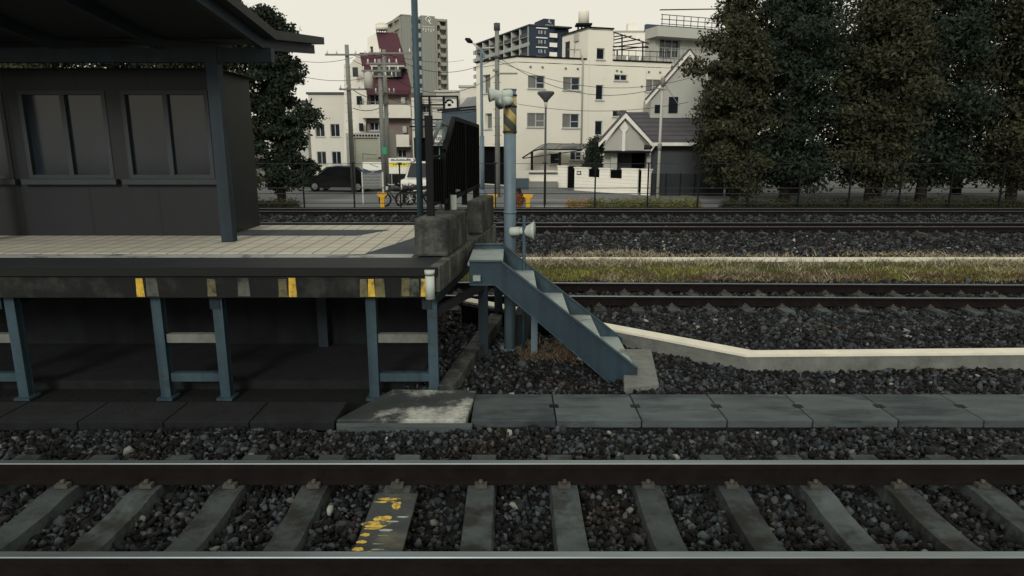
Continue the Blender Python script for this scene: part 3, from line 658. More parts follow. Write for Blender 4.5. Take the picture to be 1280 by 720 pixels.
# ------------------------------------------------------------------ grass
def blades(name, n, xr, yr, zf, h, m, label, clump=0.5, wd=.012, lean=.35, cat='grass', kind='stuff', dens=None):
    X = RNG.uniform(*xr, n); Y = RNG.uniform(*yr, n)
    nc = max(3, n // (60 if n < 10000 else 420)); ci = RNG.integers(0, nc, n); cxs = RNG.uniform(*xr, nc); cys = RNG.uniform(*yr, nc)
    cm = RNG.random(n) < clump
    X = np.where(cm, cxs[ci] + RNG.normal(0, .12 if n < 10000 else .5, n), X); Y = np.where(cm, cys[ci] + RNG.normal(0, .09 if n < 10000 else .2, n), Y)
    ok = np.abs(X) < Y * .8 + 1.5
    X, Y = X[ok], Y[ok]; n = len(X)
    H = h * RNG.lognormal(0, .35, n); Z = gz(Y) - .03 if zf is None else np.full(n, zf)
    a = RNG.uniform(0, 2 * np.pi, n); w_ = wd * RNG.uniform(.6, 1.4, n)
    dx, dy = np.cos(a) * w_, np.sin(a) * w_
    la = RNG.uniform(0, 2 * np.pi, n); lx = np.cos(la) * H * lean * RNG.random(n) * 1.6; ly = np.sin(la) * H * lean * RNG.random(n) * 1.6
    P0 = np.stack([X - dx, Y - dy, Z], 1); P1 = np.stack([X + dx, Y + dy, Z], 1)
    P2 = np.stack([X + dx * .7 + lx * .4, Y + dy * .7 + ly * .4, Z + H * .6], 1); P3 = np.stack([X - dx * .7 + lx * .4, Y - dy * .7 + ly * .4, Z + H * .6], 1)
    P4 = np.stack([X + lx, Y + ly, Z + H], 1)
    V = np.stack([P0, P1, P2, P3, P4], 1).reshape(-1, 3)
    base = (np.arange(n) * 5)[:, None]
    Fq = np.concatenate([base + np.array([[0, 1, 2]]), base + np.array([[0, 2, 3]]), base + np.array([[3, 2, 4]])], 0)
    o = np_mesh(name, V, Fq, m); return tag(o, label, cat, kind=kind)
M['grassbright'] = mat('bright_grass', S(108, 108, 54), 0.95, 0.35, .8, island=0.3)
M['litter'] = mat('grass_litter', S(134, 126, 104), 0.95, 0.2, 3, island=0.3)
blades('green_grass', 26000, (-14, 15), (13.5, 15.6), None, .05, 'grassgreen', 'dull green grass in the strip between the second and third tracks', .55, .014)
blades('bright_grass', 22000, (-11, 11), (13.3, 14.9), None, .055, 'grassbright', 'patches of brighter green grass at the near side of the grass strip', .85, .015)
blades('dry_grass', 20000, (-14, 16), (15.5, 16.9), None, .085, 'litter', 'matted pale dry grass along the far kerb of the green strip', .9, .010, 1.6)
blades('dry_stalks', 9900, (-14, 16), (13.2, 15.9), None, .10, 'litter', 'scattered pale dry stalks in the green strip', .9, .008, 1.3)
blades('reddish_weeds', 6000, (1.5, 13), (13.3, 14.3), None, .07, 'redgrass', 'reddish brown weeds at the right end of the grass strip', .93, .014, .9)
M['deadbrown'] = mat('dead_brown_grass', S(88, 76, 62), 0.95, 0.3, 3, island=0.4)
blades('dead_grass', 2600, (.1, 1.0), (7.85, 8.5), -.33, .05, 'deadbrown', 'brown dead grass on the ballast under the stairs', .5, .006, 1.2)

def leafcloud(n, blobs, size, seed=0):
    """leaf faces scattered in lumpy blobs (cx,cy,cz,rx,ry,rz)"""
    rg = np.random.default_rng(seed); bl = np.array(blobs, float)
    wgt = bl[:, 3] * bl[:, 4] * bl[:, 5]; wgt = wgt ** .8; wgt /= wgt.sum()
    k = rg.choice(len(bl), n, p=wgt); v = rg.normal(size=(n, 3)); v /= np.linalg.norm(v, axis=1)[:, None]
    rad = (rg.random(n) ** .45)[:, None]
    lump = 1 + .22 * np.sin(v[:, 0:1] * 7 + k[:, None]) * np.cos(v[:, 2:3] * 6 + k[:, None] * 2) + .12 * rg.normal(size=(n, 1))
    C = bl[k, :3] + v * rad * lump * bl[k, 3:]
    a = rg.normal(size=(n, 3)); a /= np.linalg.norm(a, axis=1)[:, None]; c = np.cross(a, rg.normal(size=(n, 3))); c /= np.linalg.norm(c, axis=1)[:, None]
    s = (size * rg.uniform(.6, 1.4, n))[:, None]
    V = np.stack([C - a * s, C + c * s * .5, C + a * s, C - c * s * .5], 1).reshape(-1, 3)
    return V, (np.arange(n) * 4)[:, None] + np.array([[0, 1, 2, 3]])
def tree(x, y, h, rx, label, m='evergreen', seed=0, n=9000, name='added_evergreen_tree', group=None, base=-.45, low=.1, leaf=.16):
    rg = random.Random(seed); t = thing(name, (x, y, base), label, 'tree', group)
    b = MB(); tp = (x + rg.uniform(-.3, .3), y, base + h * .9)
    b.tube([(x, y, base), (x + rg.uniform(-.15, .15), y, base + h * .35), (x + rg.uniform(-.3, .3), y, base + h * .65), tp], [.018 * h + .05, .014 * h + .03, .008 * h, .02], 9)
    bl = []
    for k in range(34):
        f = (k + rg.random()) / 34; z = base + h * (.10 + .86 * f)
        env = rx * (1.0 - max(0, f - .4) ** 1.3 * 1.35) * (.62 + .38 * min(1, f * 3.5)) * rg.uniform(.65, 1.2)
        a = k * 2.4 + rg.uniform(-.5, .5); q = env * rg.uniform(.45, .95)
        c = (x + math.cos(a) * q, y + math.sin(a) * q, z); sz = rx * rg.uniform(.24, .46)
        bl.append((c[0], c[1], c[2], sz * rg.uniform(.9, 1.4), sz * rg.uniform(.9, 1.4), sz * rg.uniform(.5, .9)))
        if k % 2 == 0: b.tube([(x, y, z - h * .07), ((x + c[0]) / 2, (y + c[1]) / 2, z - h * .02), c], [.045, .03, .01], 6)
    for k in range(7): bl.append((x + rg.uniform(-.2, .2) * rx, y + rg.uniform(-.2, .2) * rx, base + h * (.12 + .11 * k), rx * .42, rx * .42, h * .07))
    b.build('trunk', 'bark', t)
    V, Fq = leafcloud(n, bl, leaf, seed); V = V - np.array([x, y, base])
    o = np_mesh('crown', V, Fq, m); o.parent = t
    return t
sides = [(10.6, 32.0, 8.4, 1.7), (13.4, 33.0, 11.4, 2.5), (16.9, 31.8, 10.2, 2.4), (20.2, 33.2, 12.0, 2.7), (23.8, 32.0, 11.0, 2.6), (27.4, 33.0, 11.8, 2.8),
         (12.2, 37.5, 12.6, 2.6), (16.2, 38.5, 13.6, 2.9), (20.6, 38.0, 13.0, 3.0), (25.4, 38.5, 14.0, 3.0), (30.2, 38.0, 13.4, 3.0),
         (-11.2, 32.6, 9.2, 1.7), (-14.0, 32.0, 11.2, 2.4), (-17.6, 33.0, 10.6, 2.5), (-21.2, 32.0, 11.8, 2.6), (-24.8, 33.0, 11.0, 2.6)]
words = ['small', 'tall', 'lower broad', 'tallest', 'broad', 'outermost', 'slender', 'broad', 'rounded', 'tall', 'outermost', 'small', 'tall', 'broad', 'tallest', 'outermost']
for i, (x, y, h, r_) in enumerate(sides):  # trees added to darken both sides of the view
    side = 'right' if x > 0 else 'left'
    order = ['first', 'second', 'third', 'fourth', 'fifth', 'sixth'][i if i < 6 else (i - 6 if i < 11 else i - 11)]
    tree(x, y, h, r_, '%s added dark evergreen tree, %s from the middle in the %s hand %srow' % (words[i], order, side, 'rear ' if 6 <= i < 11 else ''), 'evergreen' if i % 2 else 'evergreen2', i + 3, 30000, group='evergreen trees added to darken the sides', leaf=.10, low=.0)

# ------------------------------------------------------------------ street
b = MB(); b.add([(-80, 29.0, -.43), (80, 29.0, -.43), (80, 75, -.43), (-80, 75, -.43)], [(0, 1, 2, 3)]); tag(b.build('road', 'asphalt', origin=(0, 0, 0)), kind='structure')
b = MB()
for (x0, x1, yy) in [(.9, 3.2, 30.6), (.8, 3.4, 34.2), (-30, -8, 34.2), (8, 30, 34.2)]: b.add([(x0, yy, -.425), (x1, yy, -.425), (x1, yy + .16, -.425), (x0, yy + .16, -.425)], [(0, 1, 2, 3)])
tag(b.build('road_marking', 'paint', origin=(0, 0, 0)), kind='structure')
b = MB(); b.box(-80, 80, 28.9, 29.02, -.6, -.33); tag(b.build('street_kerb', 'concdark'), 'low concrete kerb under the street fence', 'kerb')

FYS = 29.3
fe = thing('wire_fence', (0, FYS, -.45), 'thin dark wire fence with slim capped posts between railway and street', 'fence')
zt_ = D(744, 204, FYS).z
pxs = [442, 500, 560, 619, 681, 744, 810]
Xs = [D(p, 230, FYS).x for p in pxs]; stp = 2.2
Xs = [Xs[0] - stp * k for k in range(8, 0, -1)] + Xs + [Xs[-1] + stp * k for k in range(1, 8)]
for X in Xs:
    b = MB(); b.box(X - .03, X + .03, FYS - .03, FYS + .03, -.45, zt_); b.box(X - .11, X + .11, FYS - .035, FYS + .035, zt_, zt_ + .03); b.build('post', 'black', fe)
for z in (zt_ - .02, D(640, 235, FYS).z, D(640, 242, FYS).z, D(640, 254, FYS).z):
    b = MB(); b.bar((Xs[0], FYS, z), (Xs[-1], FYS, z), .018 if z > 1.5 else .03); b.build('wire', 'darkmetal', fe)

def yellow_post(px_, y0, y1, label):
    a = D(px_, y1, 30.0); X = a.x; z1 = D(px_, y0, 30.0).z
    t = thing('yellow_marker_post', (X, 30.0, -.43), label, 'marker post', 'yellow marker posts behind the fence')
    b = MB(); b.prism([(X - .22, 29.95, z1), (X - .22, 29.95, z1 - .1), (X - .09, 29.95, z1 - .2), (X - .09, 29.95, -.43), (X + .09, 29.95, -.43), (X + .09, 29.95, z1 - .2), (X + .22, 29.95, z1 - .1), (X + .22, 29.95, z1)], (0, .14, 0))
    b.build('post', 'yellow', t, bevel=.02)
    b = MB(); b.box(X - .012, X + .012, 29.935, 29.95, -.40, z1 - .2); b.build('rib', 'yellowworn', t)
yellow_post(478, 241, 257, 'yellow marker post behind the fence under the notice board')
yellow_post(616, 243, 257, 'yellow marker post behind the fence, left of the striped column')
yellow_post(660, 243, 257, 'yellow marker post beside the orange ornamental grass')

# orange grass clump and hedge
p = D(649, 256, 30.2)
t = thing('ornamental_grass', (p.x, 30.2, -.43), 'bushy orange ornamental grass clump behind the fence beside a yellow post', 'plant')
V, Fq = leafcloud(2600, [(p.x, 30.2, -.1, .22, .2, .32), (p.x - .06, 30.2, .1, .2, .16, .2), (p.x + .1, 30.2, .0, .15, .15, .2)], .045, 5); V -= np.array(t['_o']); o = np_mesh('leaves', V, Fq, 'orangeplant'); o.parent = t
V, Fq = leafcloud(700, [(p.x - .05, 30.2, .28, .13, .12, .12)], .045, 6); V -= np.array(t['_o']); o = np_mesh('dark_top', V, Fq, 'evergreen'); o.parent = t
def hedge(x0, x1, m, label, seed, ztop=.02, yy=29.75):
    bl = []; x = x0; rg = random.Random(seed)
    while x < x1: bl.append((x, yy + rg.uniform(-.1, .1), -.33 + rg.uniform(-.05, .05), .28, .25, rg.uniform(.26, .38) + ztop)); x += .2
    V, Fq = leafcloud(int(2600 * (x1 - x0)), bl, .035, seed); z0 = -.45
    c = np.array([(x0 + x1) / 2, yy, z0]); o = np_mesh('hedge', V - c, Fq, m); o.location = c
    tag(o, label, 'hedge', 'low hedges along the street fence'); return o
hx = [D(p_, 255, 29.75).x for p_ in (712, 735, 760, 842)]
hedge(hx[0], hx[1], 'hedgeor', 'low orange brown hedge behind the fence, left end of the hedge row', 1)
hedge(hx[1] + .1, hx[2], 'hedge', 'low mottled green hedge between the fence posts in front of the white wall', 2)
hedge(hx[2] + .15, hx[3] + 1.2, 'hedge', 'long trimmed green hedge at the right behind the fence', 3, .06)
hedge(9.4, 26, 'evergreen2', 'long dark hedge along the fence below the right hand trees', 4)
hedge(-26, -9.6, 'evergreen2', 'long dark hedge along the fence below the left hand trees', 5)

# ------------------------------------------------------------------ facade tools
class Wall:
    """a facade from A to B (left to right seen from the camera)"""
    def __init__(s, A, B, z0, z1):
        s.A = Vector((A[0], A[1])); s.B = Vector((B[0], B[1])); s.L = (s.B - s.A).length; s.d = (s.B - s.A) / s.L; s.n = Vector((s.d.y, -s.d.x)); s.z0 = z0; s.z1 = z1
    def p(s, a, z, o=0.0):
        q = s.A + s.d * a + s.n * o; return Vector((q.x, q.y, z))
    def px(s, x, y): return W(x, y, s.A, s.B)
    def rect(s, x0, y0, x1, y1):
        a, z1 = s.px(x0, y0); c, z0 = s.px(x1, y1); return (min(a, c), max(a, c), min(z0, z1), max(z0, z1))
    def slab(s, b, a0, a1, z0, z1, o0, o1):
        b.hexa([s.p(a0, z0, o1), s.p(a1, z0, o1), s.p(a1, z0, o0), s.p(a0, z0, o0), s.p(a0, z1, o1), s.p(a1, z1, o1), s.p(a1, z1, o0), s.p(a0, z1, o0)]); return b
    def holes(s, b, rects, dep=.14, top=None):
        As = sorted({0.0, s.L} | {min(max(r[i], 0), s.L) for r in rects for i in (0, 1)}); Zs = sorted({s.z0, s.z1} | {r[i] for r in rects for i in (2, 3)})
        for a0, a1 in zip(As[:-1], As[1:]):
            for z0, z1 in zip(Zs[:-1], Zs[1:]):
                ca, cz = (a0 + a1) / 2, (z0 + z1) / 2
                if any(r[0] < ca < r[1] and r[2] < cz < r[3] for r in rects): continue
                b.quad(s.p(a0, z0), s.p(a1, z0), s.p(a1, z1), s.p(a0, z1))
        for (a0, a1, z0, z1) in rects:
            for q in [((a0, z0), (a1, z0)), ((a1, z0), (a1, z1)), ((a1, z1), (a0, z1)), ((a0, z1), (a0, z0))]:
                (a, za), (c, zc) = q; b.quad(s.p(a, za), s.p(c, zc), s.p(c, zc, -dep), s.p(a, za, -dep))
        return b
    def window(s, root, r, pane='glass', frame='alu', dep=.14, cols=2, midrail=False, curtain=None, sill=True):
        a0, a1, z0, z1 = r; fw = .05; b = MB()
        for (p0, p1, q0, q1) in [(a0, a1, z0, z0 + fw), (a0, a1, z1 - fw, z1), (a0, a0 + fw, z0 + fw, z1 - fw), (a1 - fw, a1, z0 + fw, z1 - fw)]: s.slab(b, p0, p1, q0, q1, -dep, -dep + .06)
        for k in range(1, cols):
            c = a0 + (a1 - a0) * k / cols; s.slab(b, c - .03, c + .03, z0 + fw, z1 - fw, -dep, -dep + .055)
        if midrail: s.slab(b, (a0 + a1) / 2 + .03, a1 - fw, z0 + (z1 - z0) * .42, z0 + (z1 - z0) * .42 + .05, -dep, -dep + .05)
        if sill: s.slab(b, a0 - .06, a1 + .06, z0 - .07, z0 - .003, -.02, .09)
        fo = b.build('window', frame, root)
        b = MB(); b.quad(s.p(a0, z0, -dep + .01), s.p(a1, z0, -dep + .01), s.p(a1, z1, -dep + .01), s.p(a0, z1, -dep + .01)); b.build('pane', pane, fo)
        if curtain:
            b = MB(); c0_, c1_ = curtain; s.slab(b, a0 + fw + (a1 - a0 - 2 * fw) * c0_, a0 + fw + (a1 - a0 - 2 * fw) * c1_, z0 + fw, z1 - fw, -dep + .012, -dep + .02); b.build('curtain', 'curtain', fo)
        return fo
def cap(b, pts, z, th=.12):
    b.prism([(p[0], p[1], z) for p in pts], (0, 0, th))

GZ = -.43
# ------------------------------------------------------------------ cream three storey building
P1 = D(646, 71, 46); zr = P1.z; P2 = G(839, 79, zr); P0 = G(595, 79, zr)
cb = thing('apartment_building', (P1.x + 4, 48, GZ), 'cream rendered three storey building with a stair tower and roof tank in the middle', 'building')
WF = Wall((P1.x, P1.y), (P2.x, P2.y), GZ, zr); WL = Wall((P0.x, P0.y), (P1.x, P1.y), GZ, zr)
wf = [((660, 94, 681, 111), 'g', 2, (0, .45)), ((704, 96, 725, 113), 'g', 2, (0, .5)), ((659, 141, 681, 159), 'g', 2, (0, .98)), ((703, 142, 724, 160), 'g', 2, (0, .5)),
      ((768, 93, 784, 101), 'd', 2, None), ((766, 138, 782, 146), 'd', 2, None), ((807, 99, 826, 115), 'g', 2, (0, .98)), ((745, 106, 754, 125), 'd', 1, None), ((744, 151, 753, 169), 'd', 1, None),
      ((688, 192, 700, 205), 'g', 1, None), ((713, 190, 727, 200), 'g', 2, None)]
rects = [WF.rect(*w_[0]) for w_ in wf]
b = MB(); WF.holes(b, rects)
wl = [(603, 94, 613, 116), (606, 142, 615, 161)]; rl = [WL.rect(*q) for q in wl]
dk = WL.rect(598, 183, 645, 232); dk = (.2, WL.L - .25, GZ + .02, dk[3])
WL.holes(b, rl + [dk], .5)
bk = [P2 + Vector((-2, 12, 0)), P0 + Vector((1, 10, 0))]
for a, c in ((P2, bk[0]), (bk[0], bk[1]), (bk[1], P0)): b.quad((a.x, a.y, GZ), (c.x, c.y, GZ), (c.x, c.y, zr), (a.x, a.y, zr))
wall = b.build('wall', 'cream', cb)
for r_, w_ in zip(rects, wf): WF.window(cb, r_, 'glassdark' if w_[1] == 'd' else 'glass', 'alu', cols=w_[2], curtain=w_[3], midrail=(w_[1] == 'g'))
for r_ in rl: WL.window(cb, r_, 'glass', 'alu', dep=.3, cols=1, curtain=(.1, .9))
b = MB(); b.quad(WL.p(dk[0], dk[2], -.49), WL.p(dk[1], dk[2], -.49), WL.p(dk[1], dk[3], -.49), WL.p(dk[0], dk[3], -.49)); b.build('garage_opening', 'blackpanel', cb)
b = MB(); cap(b, [P0, P1, P2, bk[0], bk[1]], zr - .35, .05); b.build('roof', 'concdark', cb)
b = MB()
WF.slab(b, -.05, WF.px(733, 75)[0], zr - .002, zr + .09, -.2, .08); WF.slab(b, WF.px(766, 77)[0], WF.L + .05, zr - .002, zr + .09, -.2, .08); WL.slab(b, -.05, WL.L + .05, zr - .002, zr + .09, -.2, .08)
b.build('roof_trim', 'black', cb)
for (x_, y_) in ((663, 83.5), (678, 84), (707, 85.5), (722, 86), (771, 88.5), (776.5, 89.5), (811, 90), (825, 90.5), (716, 180), (802, 108)):
    v_ = WF.px(x_, y_); b = MB(); b.tube([WF.p(v_[0], v_[1], .0), WF.p(v_[0], v_[1], .10)], [.08, .06], 10); b.build('vent_cap', 'grey', cb)
b = MB(); WF.slab(b, WF.px(735.5, 120)[0], WF.px(735.5, 120)[0] + .03, GZ, zr, .002, .012); WF.slab(b, WF.px(806, 120)[0], WF.px(806, 120)[0] + .05, GZ, zr, .002, .03); b.each('wall_joint', 'cream_old', cb)
a7 = WF.px(727, 120)[0]; b = MB(); q0 = WF.p(a7, WF.px(727, 187)[1], .1); q1 = WF.p(a7, zr - .1, .1); b.tube([q0, q1, q1 + Vector((-.1, -.05, .3)), q1 + Vector((-.25, -.05, .8))], .06, 8); b.build('downpipe', 'greylight', cb)
# stair tower
zt2 = None
s0 = WF.px(735, 60)[0]; s1 = WF.px(766, 60)[0]; z_t = WF.px(735, 35)[1]
TA = WF.p(s0, 0, .0); TB = WF.p(s1, 0, .0)
TL = G(703, 45, z_t)
WT = Wall((TA.x, TA.y), (TB.x, TB.y), zr, z_t); WTL = Wall((TL.x, TL.y), (TA.x, TA.y), zr - .35, z_t)
rt_ = WT.rect(746, 60, 755.5, 80); rt_ = (rt_[0], rt_[1], max(rt_[2], zr + .05), rt_[3])
b = MB(); WT.holes(b, [rt_]); dr = WTL.rect(706, 53, 712, 73); dr = (dr[0], dr[1], zr - .3, dr[3]); WTL.holes(b, [dr], .1)
TR = TB + Vector((-.8, 3.2, 0)); 
b.quad((TB.x, TB.y, zr - .35), (TR.x, TR.y, zr - .35), (TR.x, TR.y, z_t), (TB.x, TB.y, z_t)); b.quad((TR.x, TR.y, zr - .35), (TL.x, TL.y, zr - .35), (TL.x, TL.y, z_t), (TR.x, TR.y, z_t))
tw = b.build('stair_tower', 'cream', cb)
WT.window(cb, rt_, 'glassdark', 'alu', cols=1)
b = MB(); WTL.slab(b, dr[0], dr[1], dr[2], dr[3], -.1, -.06); b.build('door', 'darkmetal', cb)
b = MB(); WT.slab(b, -.05, WT.L + .05, z_t, z_t + .09, -.15, .07); WTL.slab(b, -.05, WTL.L + .05, z_t, z_t + .09, -.15, .07); b.build('tower_trim', 'black', tw)
b = MB(); cap(b, [TL, TA, TB, TR], z_t - .1, .06); b.build('tower_roof', 'concdark', tw)
pb = WTL.rect(719, 43, 724, 51); b = MB(); WTL.slab(b, pb[0], pb[1], pb[2], pb[3], .0, .12); b.tube([WTL.p(pb[0] + .05, pb[2], .06), WTL.p(pb[0] + .05, pb[2] - .7, .06)], .03, 6); b.build('meter_box', 'greylight', tw)
# roof railing left of the tower
b = MB(); a_ = WF.px(712, 61)[0]; c_ = WF.px(727, 61)[0]; zz = WF.px(720, 62)[1]
b.bar(WF.p(a_ - .1, zz, -.1), WF.p(c_, zz, -.1), .05); b.bar(WF.p(c_, zz, -.1), WF.p(c_, zr, -.1), .05); b.bar(WF.p(c_ - .5, zz, -.1), WF.p(c_ - .5, zr, -.1), .03); b.build('roof_railing', 'grey', cb)
# water tank
tk0 = D(729.5, 30, 50); r_t = (D(736.3, 25, 50).x - D(723, 25, 50).x) / 2; zt0, zt1 = D(729, 30, 50).z, D(729, 13.5, 50).z
wt = thing('water_tank', (tk0.x, 50, z_t), 'cream cylindrical water tank on a black stand on top of the stair tower', 'water tank')
b = MB(); b.tube([(tk0.x, 50, zt0), (tk0.x, 50, zt1 - .12), (tk0.x, 50, zt1), (tk0.x, 50, zt1 + .04)], [r_t, r_t, r_t * .85, r_t * .3], 24); b.build('tank', 'cream', wt)
b = MB()
for k in (-1, -.33, .33, 1):
    b.bar((tk0.x + k * r_t, 49.7, z_t), (tk0.x + k * r_t, 49.7, zt0 - .05), .06); b.bar((tk0.x + k * r_t, 50.4, z_t), (tk0.x + k * r_t, 50.4, zt0 - .05), .06)
b.box(tk0.x - r_t * 1.5, tk0.x + r_t * 1.5, 49.5, 50.6, zt0 - .12, zt0 - .01); b.build('stand', 'black', wt)
# pergola on the right roof
pg = thing('roof_pergola', WF.p(WF.px(785, 60)[0], zr, -1.5), 'bare black steel pergola frame on the roof terrace right of the stair tower', 'pergola')
fy = 50.0
def q(x, y, Y=fy): return D(x, y, Y)
b = MB()
lines = [((766, 40), (811, 54.5), 50, 50), ((766, 58), (811, 59.5), 51.5, 51.5), ((767, 50), (790, 45), 50.5, 50.5), ((766, 63), (810, 58), 49.5, 49.5), ((767, 46), (782, 44), 51, 51), ((768, 54), (800, 49), 50.6, 50.6), ((767, 59), (806, 53), 50.4, 50.4)]
for (p_, r2, ya, yb2) in lines: b.bar(q(*p_, ya), q(*r2, yb2), .07)
for x_, y_ in ((771.5, 62), (777.5, 44), (803.5, 53)): b.bar(q(x_, y_, 50), q(x_, 78, 50), .09)
b.build('frame', 'black', pg)
b = MB(); ar0 = WF.px(766, 60)[0]
for k in range(9): 
    aa = ar0 + .2 + k * .55
    if aa < WF.L: b.bar(WF.p(aa, zr, -.15), WF.p(aa, zr + .75, -.15), .03)
b.bar(WF.p(ar0, zr + .75, -.15), WF.p(WF.L, zr + .75, -.15), .05); b.bar(WF.p(ar0, zr + .4, -.15), WF.p(WF.L, zr + .4, -.15), .03); b.build('roof_railing', 'darkmetal', pg)
b = MB()
for k in range(3): 
    aa = ar0 + .9 + k * 1.0; WF.slab(b, aa, aa + .6, zr + .02, zr + .5, -1.4, -.9)
b.each('air_unit', 'greylight', pg)
text('', .1, (0, 0, 0), 'black') if False else None

# small white building with a box tank behind
wb = thing('white_building', (D(790, 60, 70).x, 72, GZ), 'white low building with a small box tank, behind the roof pergola', 'building')
x0, x1 = D(768, 50, 70).x, D(812, 50, 70).x; zz = D(790, 40, 70).z
b = MB(); b.box(x0, x1, 70, 78, GZ, zz); b.build('wall', 'whitepaint', wb)
b = MB(); b.box(x0 - .1, x1 + .1, 69.9, 78.1, zz + .002, zz + .12); b.build('roof', 'greylight', wb)
b = MB(); xa, xc = D(785, 30, 71).x, D(797.5, 30, 71).x; b.box(xa, xc, 71, 72, zz + .2, D(790, 29, 71).z); b.bar((xa + .1, 71.2, zz), (xa + .1, 71.2, zz + .2), .08); b.bar((xc - .1, 71.2, zz), (xc - .1, 71.2, zz + .2), .08); b.build('tank', 'whitepaint', wb)

# upper right building with balcony
ur = thing('balcony_building', (D(850, 60, 58).x, 60, GZ), 'pale building with a heavy balcony parapet and railed roof at the upper right', 'building')
A_ = D(818, 60, 58); B_ = D(905, 60, 60.5); Wu = Wall((A_.x, 58), (B_.x, 60.5), GZ, D(818, 42, 58).z)
r1_ = Wu.rect(825, 48, 842, 72); r1_ = (r1_[0], r1_[1] + .6, r1_[2], r1_[3]); b = MB(); Wu.holes(b, [r1_], .3); b.quad(Wu.p(0, GZ), Wu.p(0, Wu.z1), Wu.p(0, Wu.z1, -1.5), Wu.p(0, GZ, -1.5)); b.build('wall', 'greylight', ur)
Wu.window(ur, r1_, 'glass', 'alu', .3, cols=3, midrail=True)
b = MB(); zb0 = Wu.px(820, 48)[1]; zb1 = Wu.px(820, 35.5)[1]; Wu.slab(b, -.45, Wu.L, zb0, zb1, -.8, 1.1); b.build('parapet', 'greylight', ur)
b = MB(); zr1 = Wu.px(830, 20)[1]
for k in range(10): b.bar(Wu.p(.3 + .7 * k, zb1, .5), Wu.p(.3 + .7 * k, zr1 + .0, .5), .05)
for dz in (0, -.35, -.7): b.bar(Wu.p(.2, zr1 + dz, .5), Wu.p(Wu.L, zr1 + dz, .5), .05)
b.bar(Wu.p(-.2, zr1 + .25, .9), Wu.p(Wu.L, zr1 + .9, .4), .08); b.build('railing', 'darkmetal', ur)
b = MB(); Wu.slab(b, .2, Wu.L, zb1 + .01, zr1 - .4, -2, -1.6); b.build('penthouse', 'bluegrey', ur)
b = MB(); z_a = Wu.px(830, 62)[1]; 
for k in range(12): b.bar(Wu.p(.2 + .4 * k, z_a - 1.2, .9), Wu.p(.2 + .4 * k, z_a, .9), .04)
b.bar(Wu.p(0, z_a, .9), Wu.p(Wu.L, z_a, .9), .06); b.build('balcony_railing', 'grey', ur)
b = MB(); Wu.slab(b, 0, Wu.L, z_a - 1.4, z_a - 1.2, 0, 1.0); b.build('balcony_floor', 'greylight', ur)

# ------------------------------------------------------------------ navy apartment block
C1 = D(662, 32, 200); zN = C1.z; C0 = G(595, 56, zN); C2 = G(714, 35.5, zN)
nb = thing('apartment_block', (C1.x, 210, GZ), 'navy apartment block with long rows of balconies behind the cream building', 'building')
WB = Wall((C0.x, C0.y), (C1.x, C1.y), GZ, zN); WN = Wall((C1.x, C1.y), (C2.x, C2.y), GZ, zN)
fh = (WN.px(670, 38)[1] - WN.px(670, 50)[1])
b = MB(); s_end = WN.px(687, 45)[0]; s_rec = WN.px(697, 45)[0]
WN.slab(b, 0, s_end, GZ, zN, -8, 0); WN.slab(b, s_rec, WN.L, GZ, zN - .2, -8, -1.6); WN.slab(b, s_end, s_rec, GZ, zN, -8, -1.6); 
# back wall of balconies
WB.slab(b, 0, WB.L, GZ, zN, -8, -1.7)
b.build('wall', 'navy', nb)
b = MB(); WN.slab(b, -.2, WN.L + .2, zN, zN + .4, -8.2, .25); WB.slab(b, -.2, WB.L, zN + .001, zN + .4, -8.2, .2); b.build('roof', 'navy2', nb)
for i in range(7):
    zf = zN - .3 - i * fh
    if zf < 2: break
    b = MB(); WB.slab(b, -.9, WB.L - .02, zf - fh, zf - fh + .25, -1.69, .05); b.build('balcony_slab', 'grey', nb)
    b = MB(); WB.slab(b, -.85, WB.L - .05, zf - fh + .251, zf - fh + 1.15, -.06, .0); b.build('balcony_rail', 'balc' if i % 2 else 'darkgrey', nb)
    b = MB(); WN.slab(b, s_end + .05, s_rec - .05, zf - fh + .1, zf - fh + 1.25, -.25, -.1); b.each('balcony_front', 'whitepaint', nb)
    b = MB(); z2 = zf - .35
    a0 = WN.px(670, 40)[0]; a1 = WN.px(684, 40)[0]
    WN.slab(b, a0, a1, z2 - .0, z2 + .3, .002, .25); b.build('window_hood', 'signwhite', nb)
    b = MB()
    for (u0, u1) in ((.22, .32), (.42, .56), (.75, .86)): WN.slab(b, a0 + (a1 - a0) * u0, a0 + (a1 - a0) * u1, z2 - 1.4, z2 - .45, .002, .06)
    b.each('window', 'balc', nb)
b = MB()
for k in range(8):
    a = WB.L * k / 7.2 + .05
    WB.slab(b, a, a + .4, GZ, zN - .01, -1.69, .09)
b.each('party_wall', 'greylight', nb)
b = MB()
for i in range(7):
    zf = zN - .3 - i * fh
    for k in range(7): a = WB.L * k / 7.2 + 1.6; WB.slab(b, a, a + 2.6, zf - fh + .3, zf - .5, -1.68, -1.62)
b.each('balcony_door', 'glassdark', nb)
b = MB()
for i in range(7):
    zf = zN - .3 - i * fh; WB.slab(b, -2.6, -.92, zf - fh, zf - fh + 1.2, -1.2, .05)
b.each('end_balcony', 'greylight', nb)
hb = D(697, 23, 92); h0, h1 = WN.px(683, 30)[0], WN.px(697, 30)[0]
b = MB(); ztop_ = WN.px(683, 23)[1]; WN.slab(b, h0, h1, zN + .401, ztop_ + .3, -9, -2.0); pt = b.build('rooftop_box', 'navy', nb)
b = MB(); cA = (h0 + h1) / 2; zc = zN + .22 + (ztop_ - zN) * .62
b.tube([WN.p(cA - .28, zc - .1, -1.95), WN.p(cA, zc + .75, -1.95), WN.p(cA + .1, zc - .05, -1.95), WN.p(cA + .65, zc - .2, -1.95)], .14, 6)
for k in range(6): WN.slab(b, cA - 1.2 + k * .42, cA - .92 + k * .42, zc - 1.0, zc - .7, -1.99, -1.9)
b.build('emblem', 'signwhite', pt)

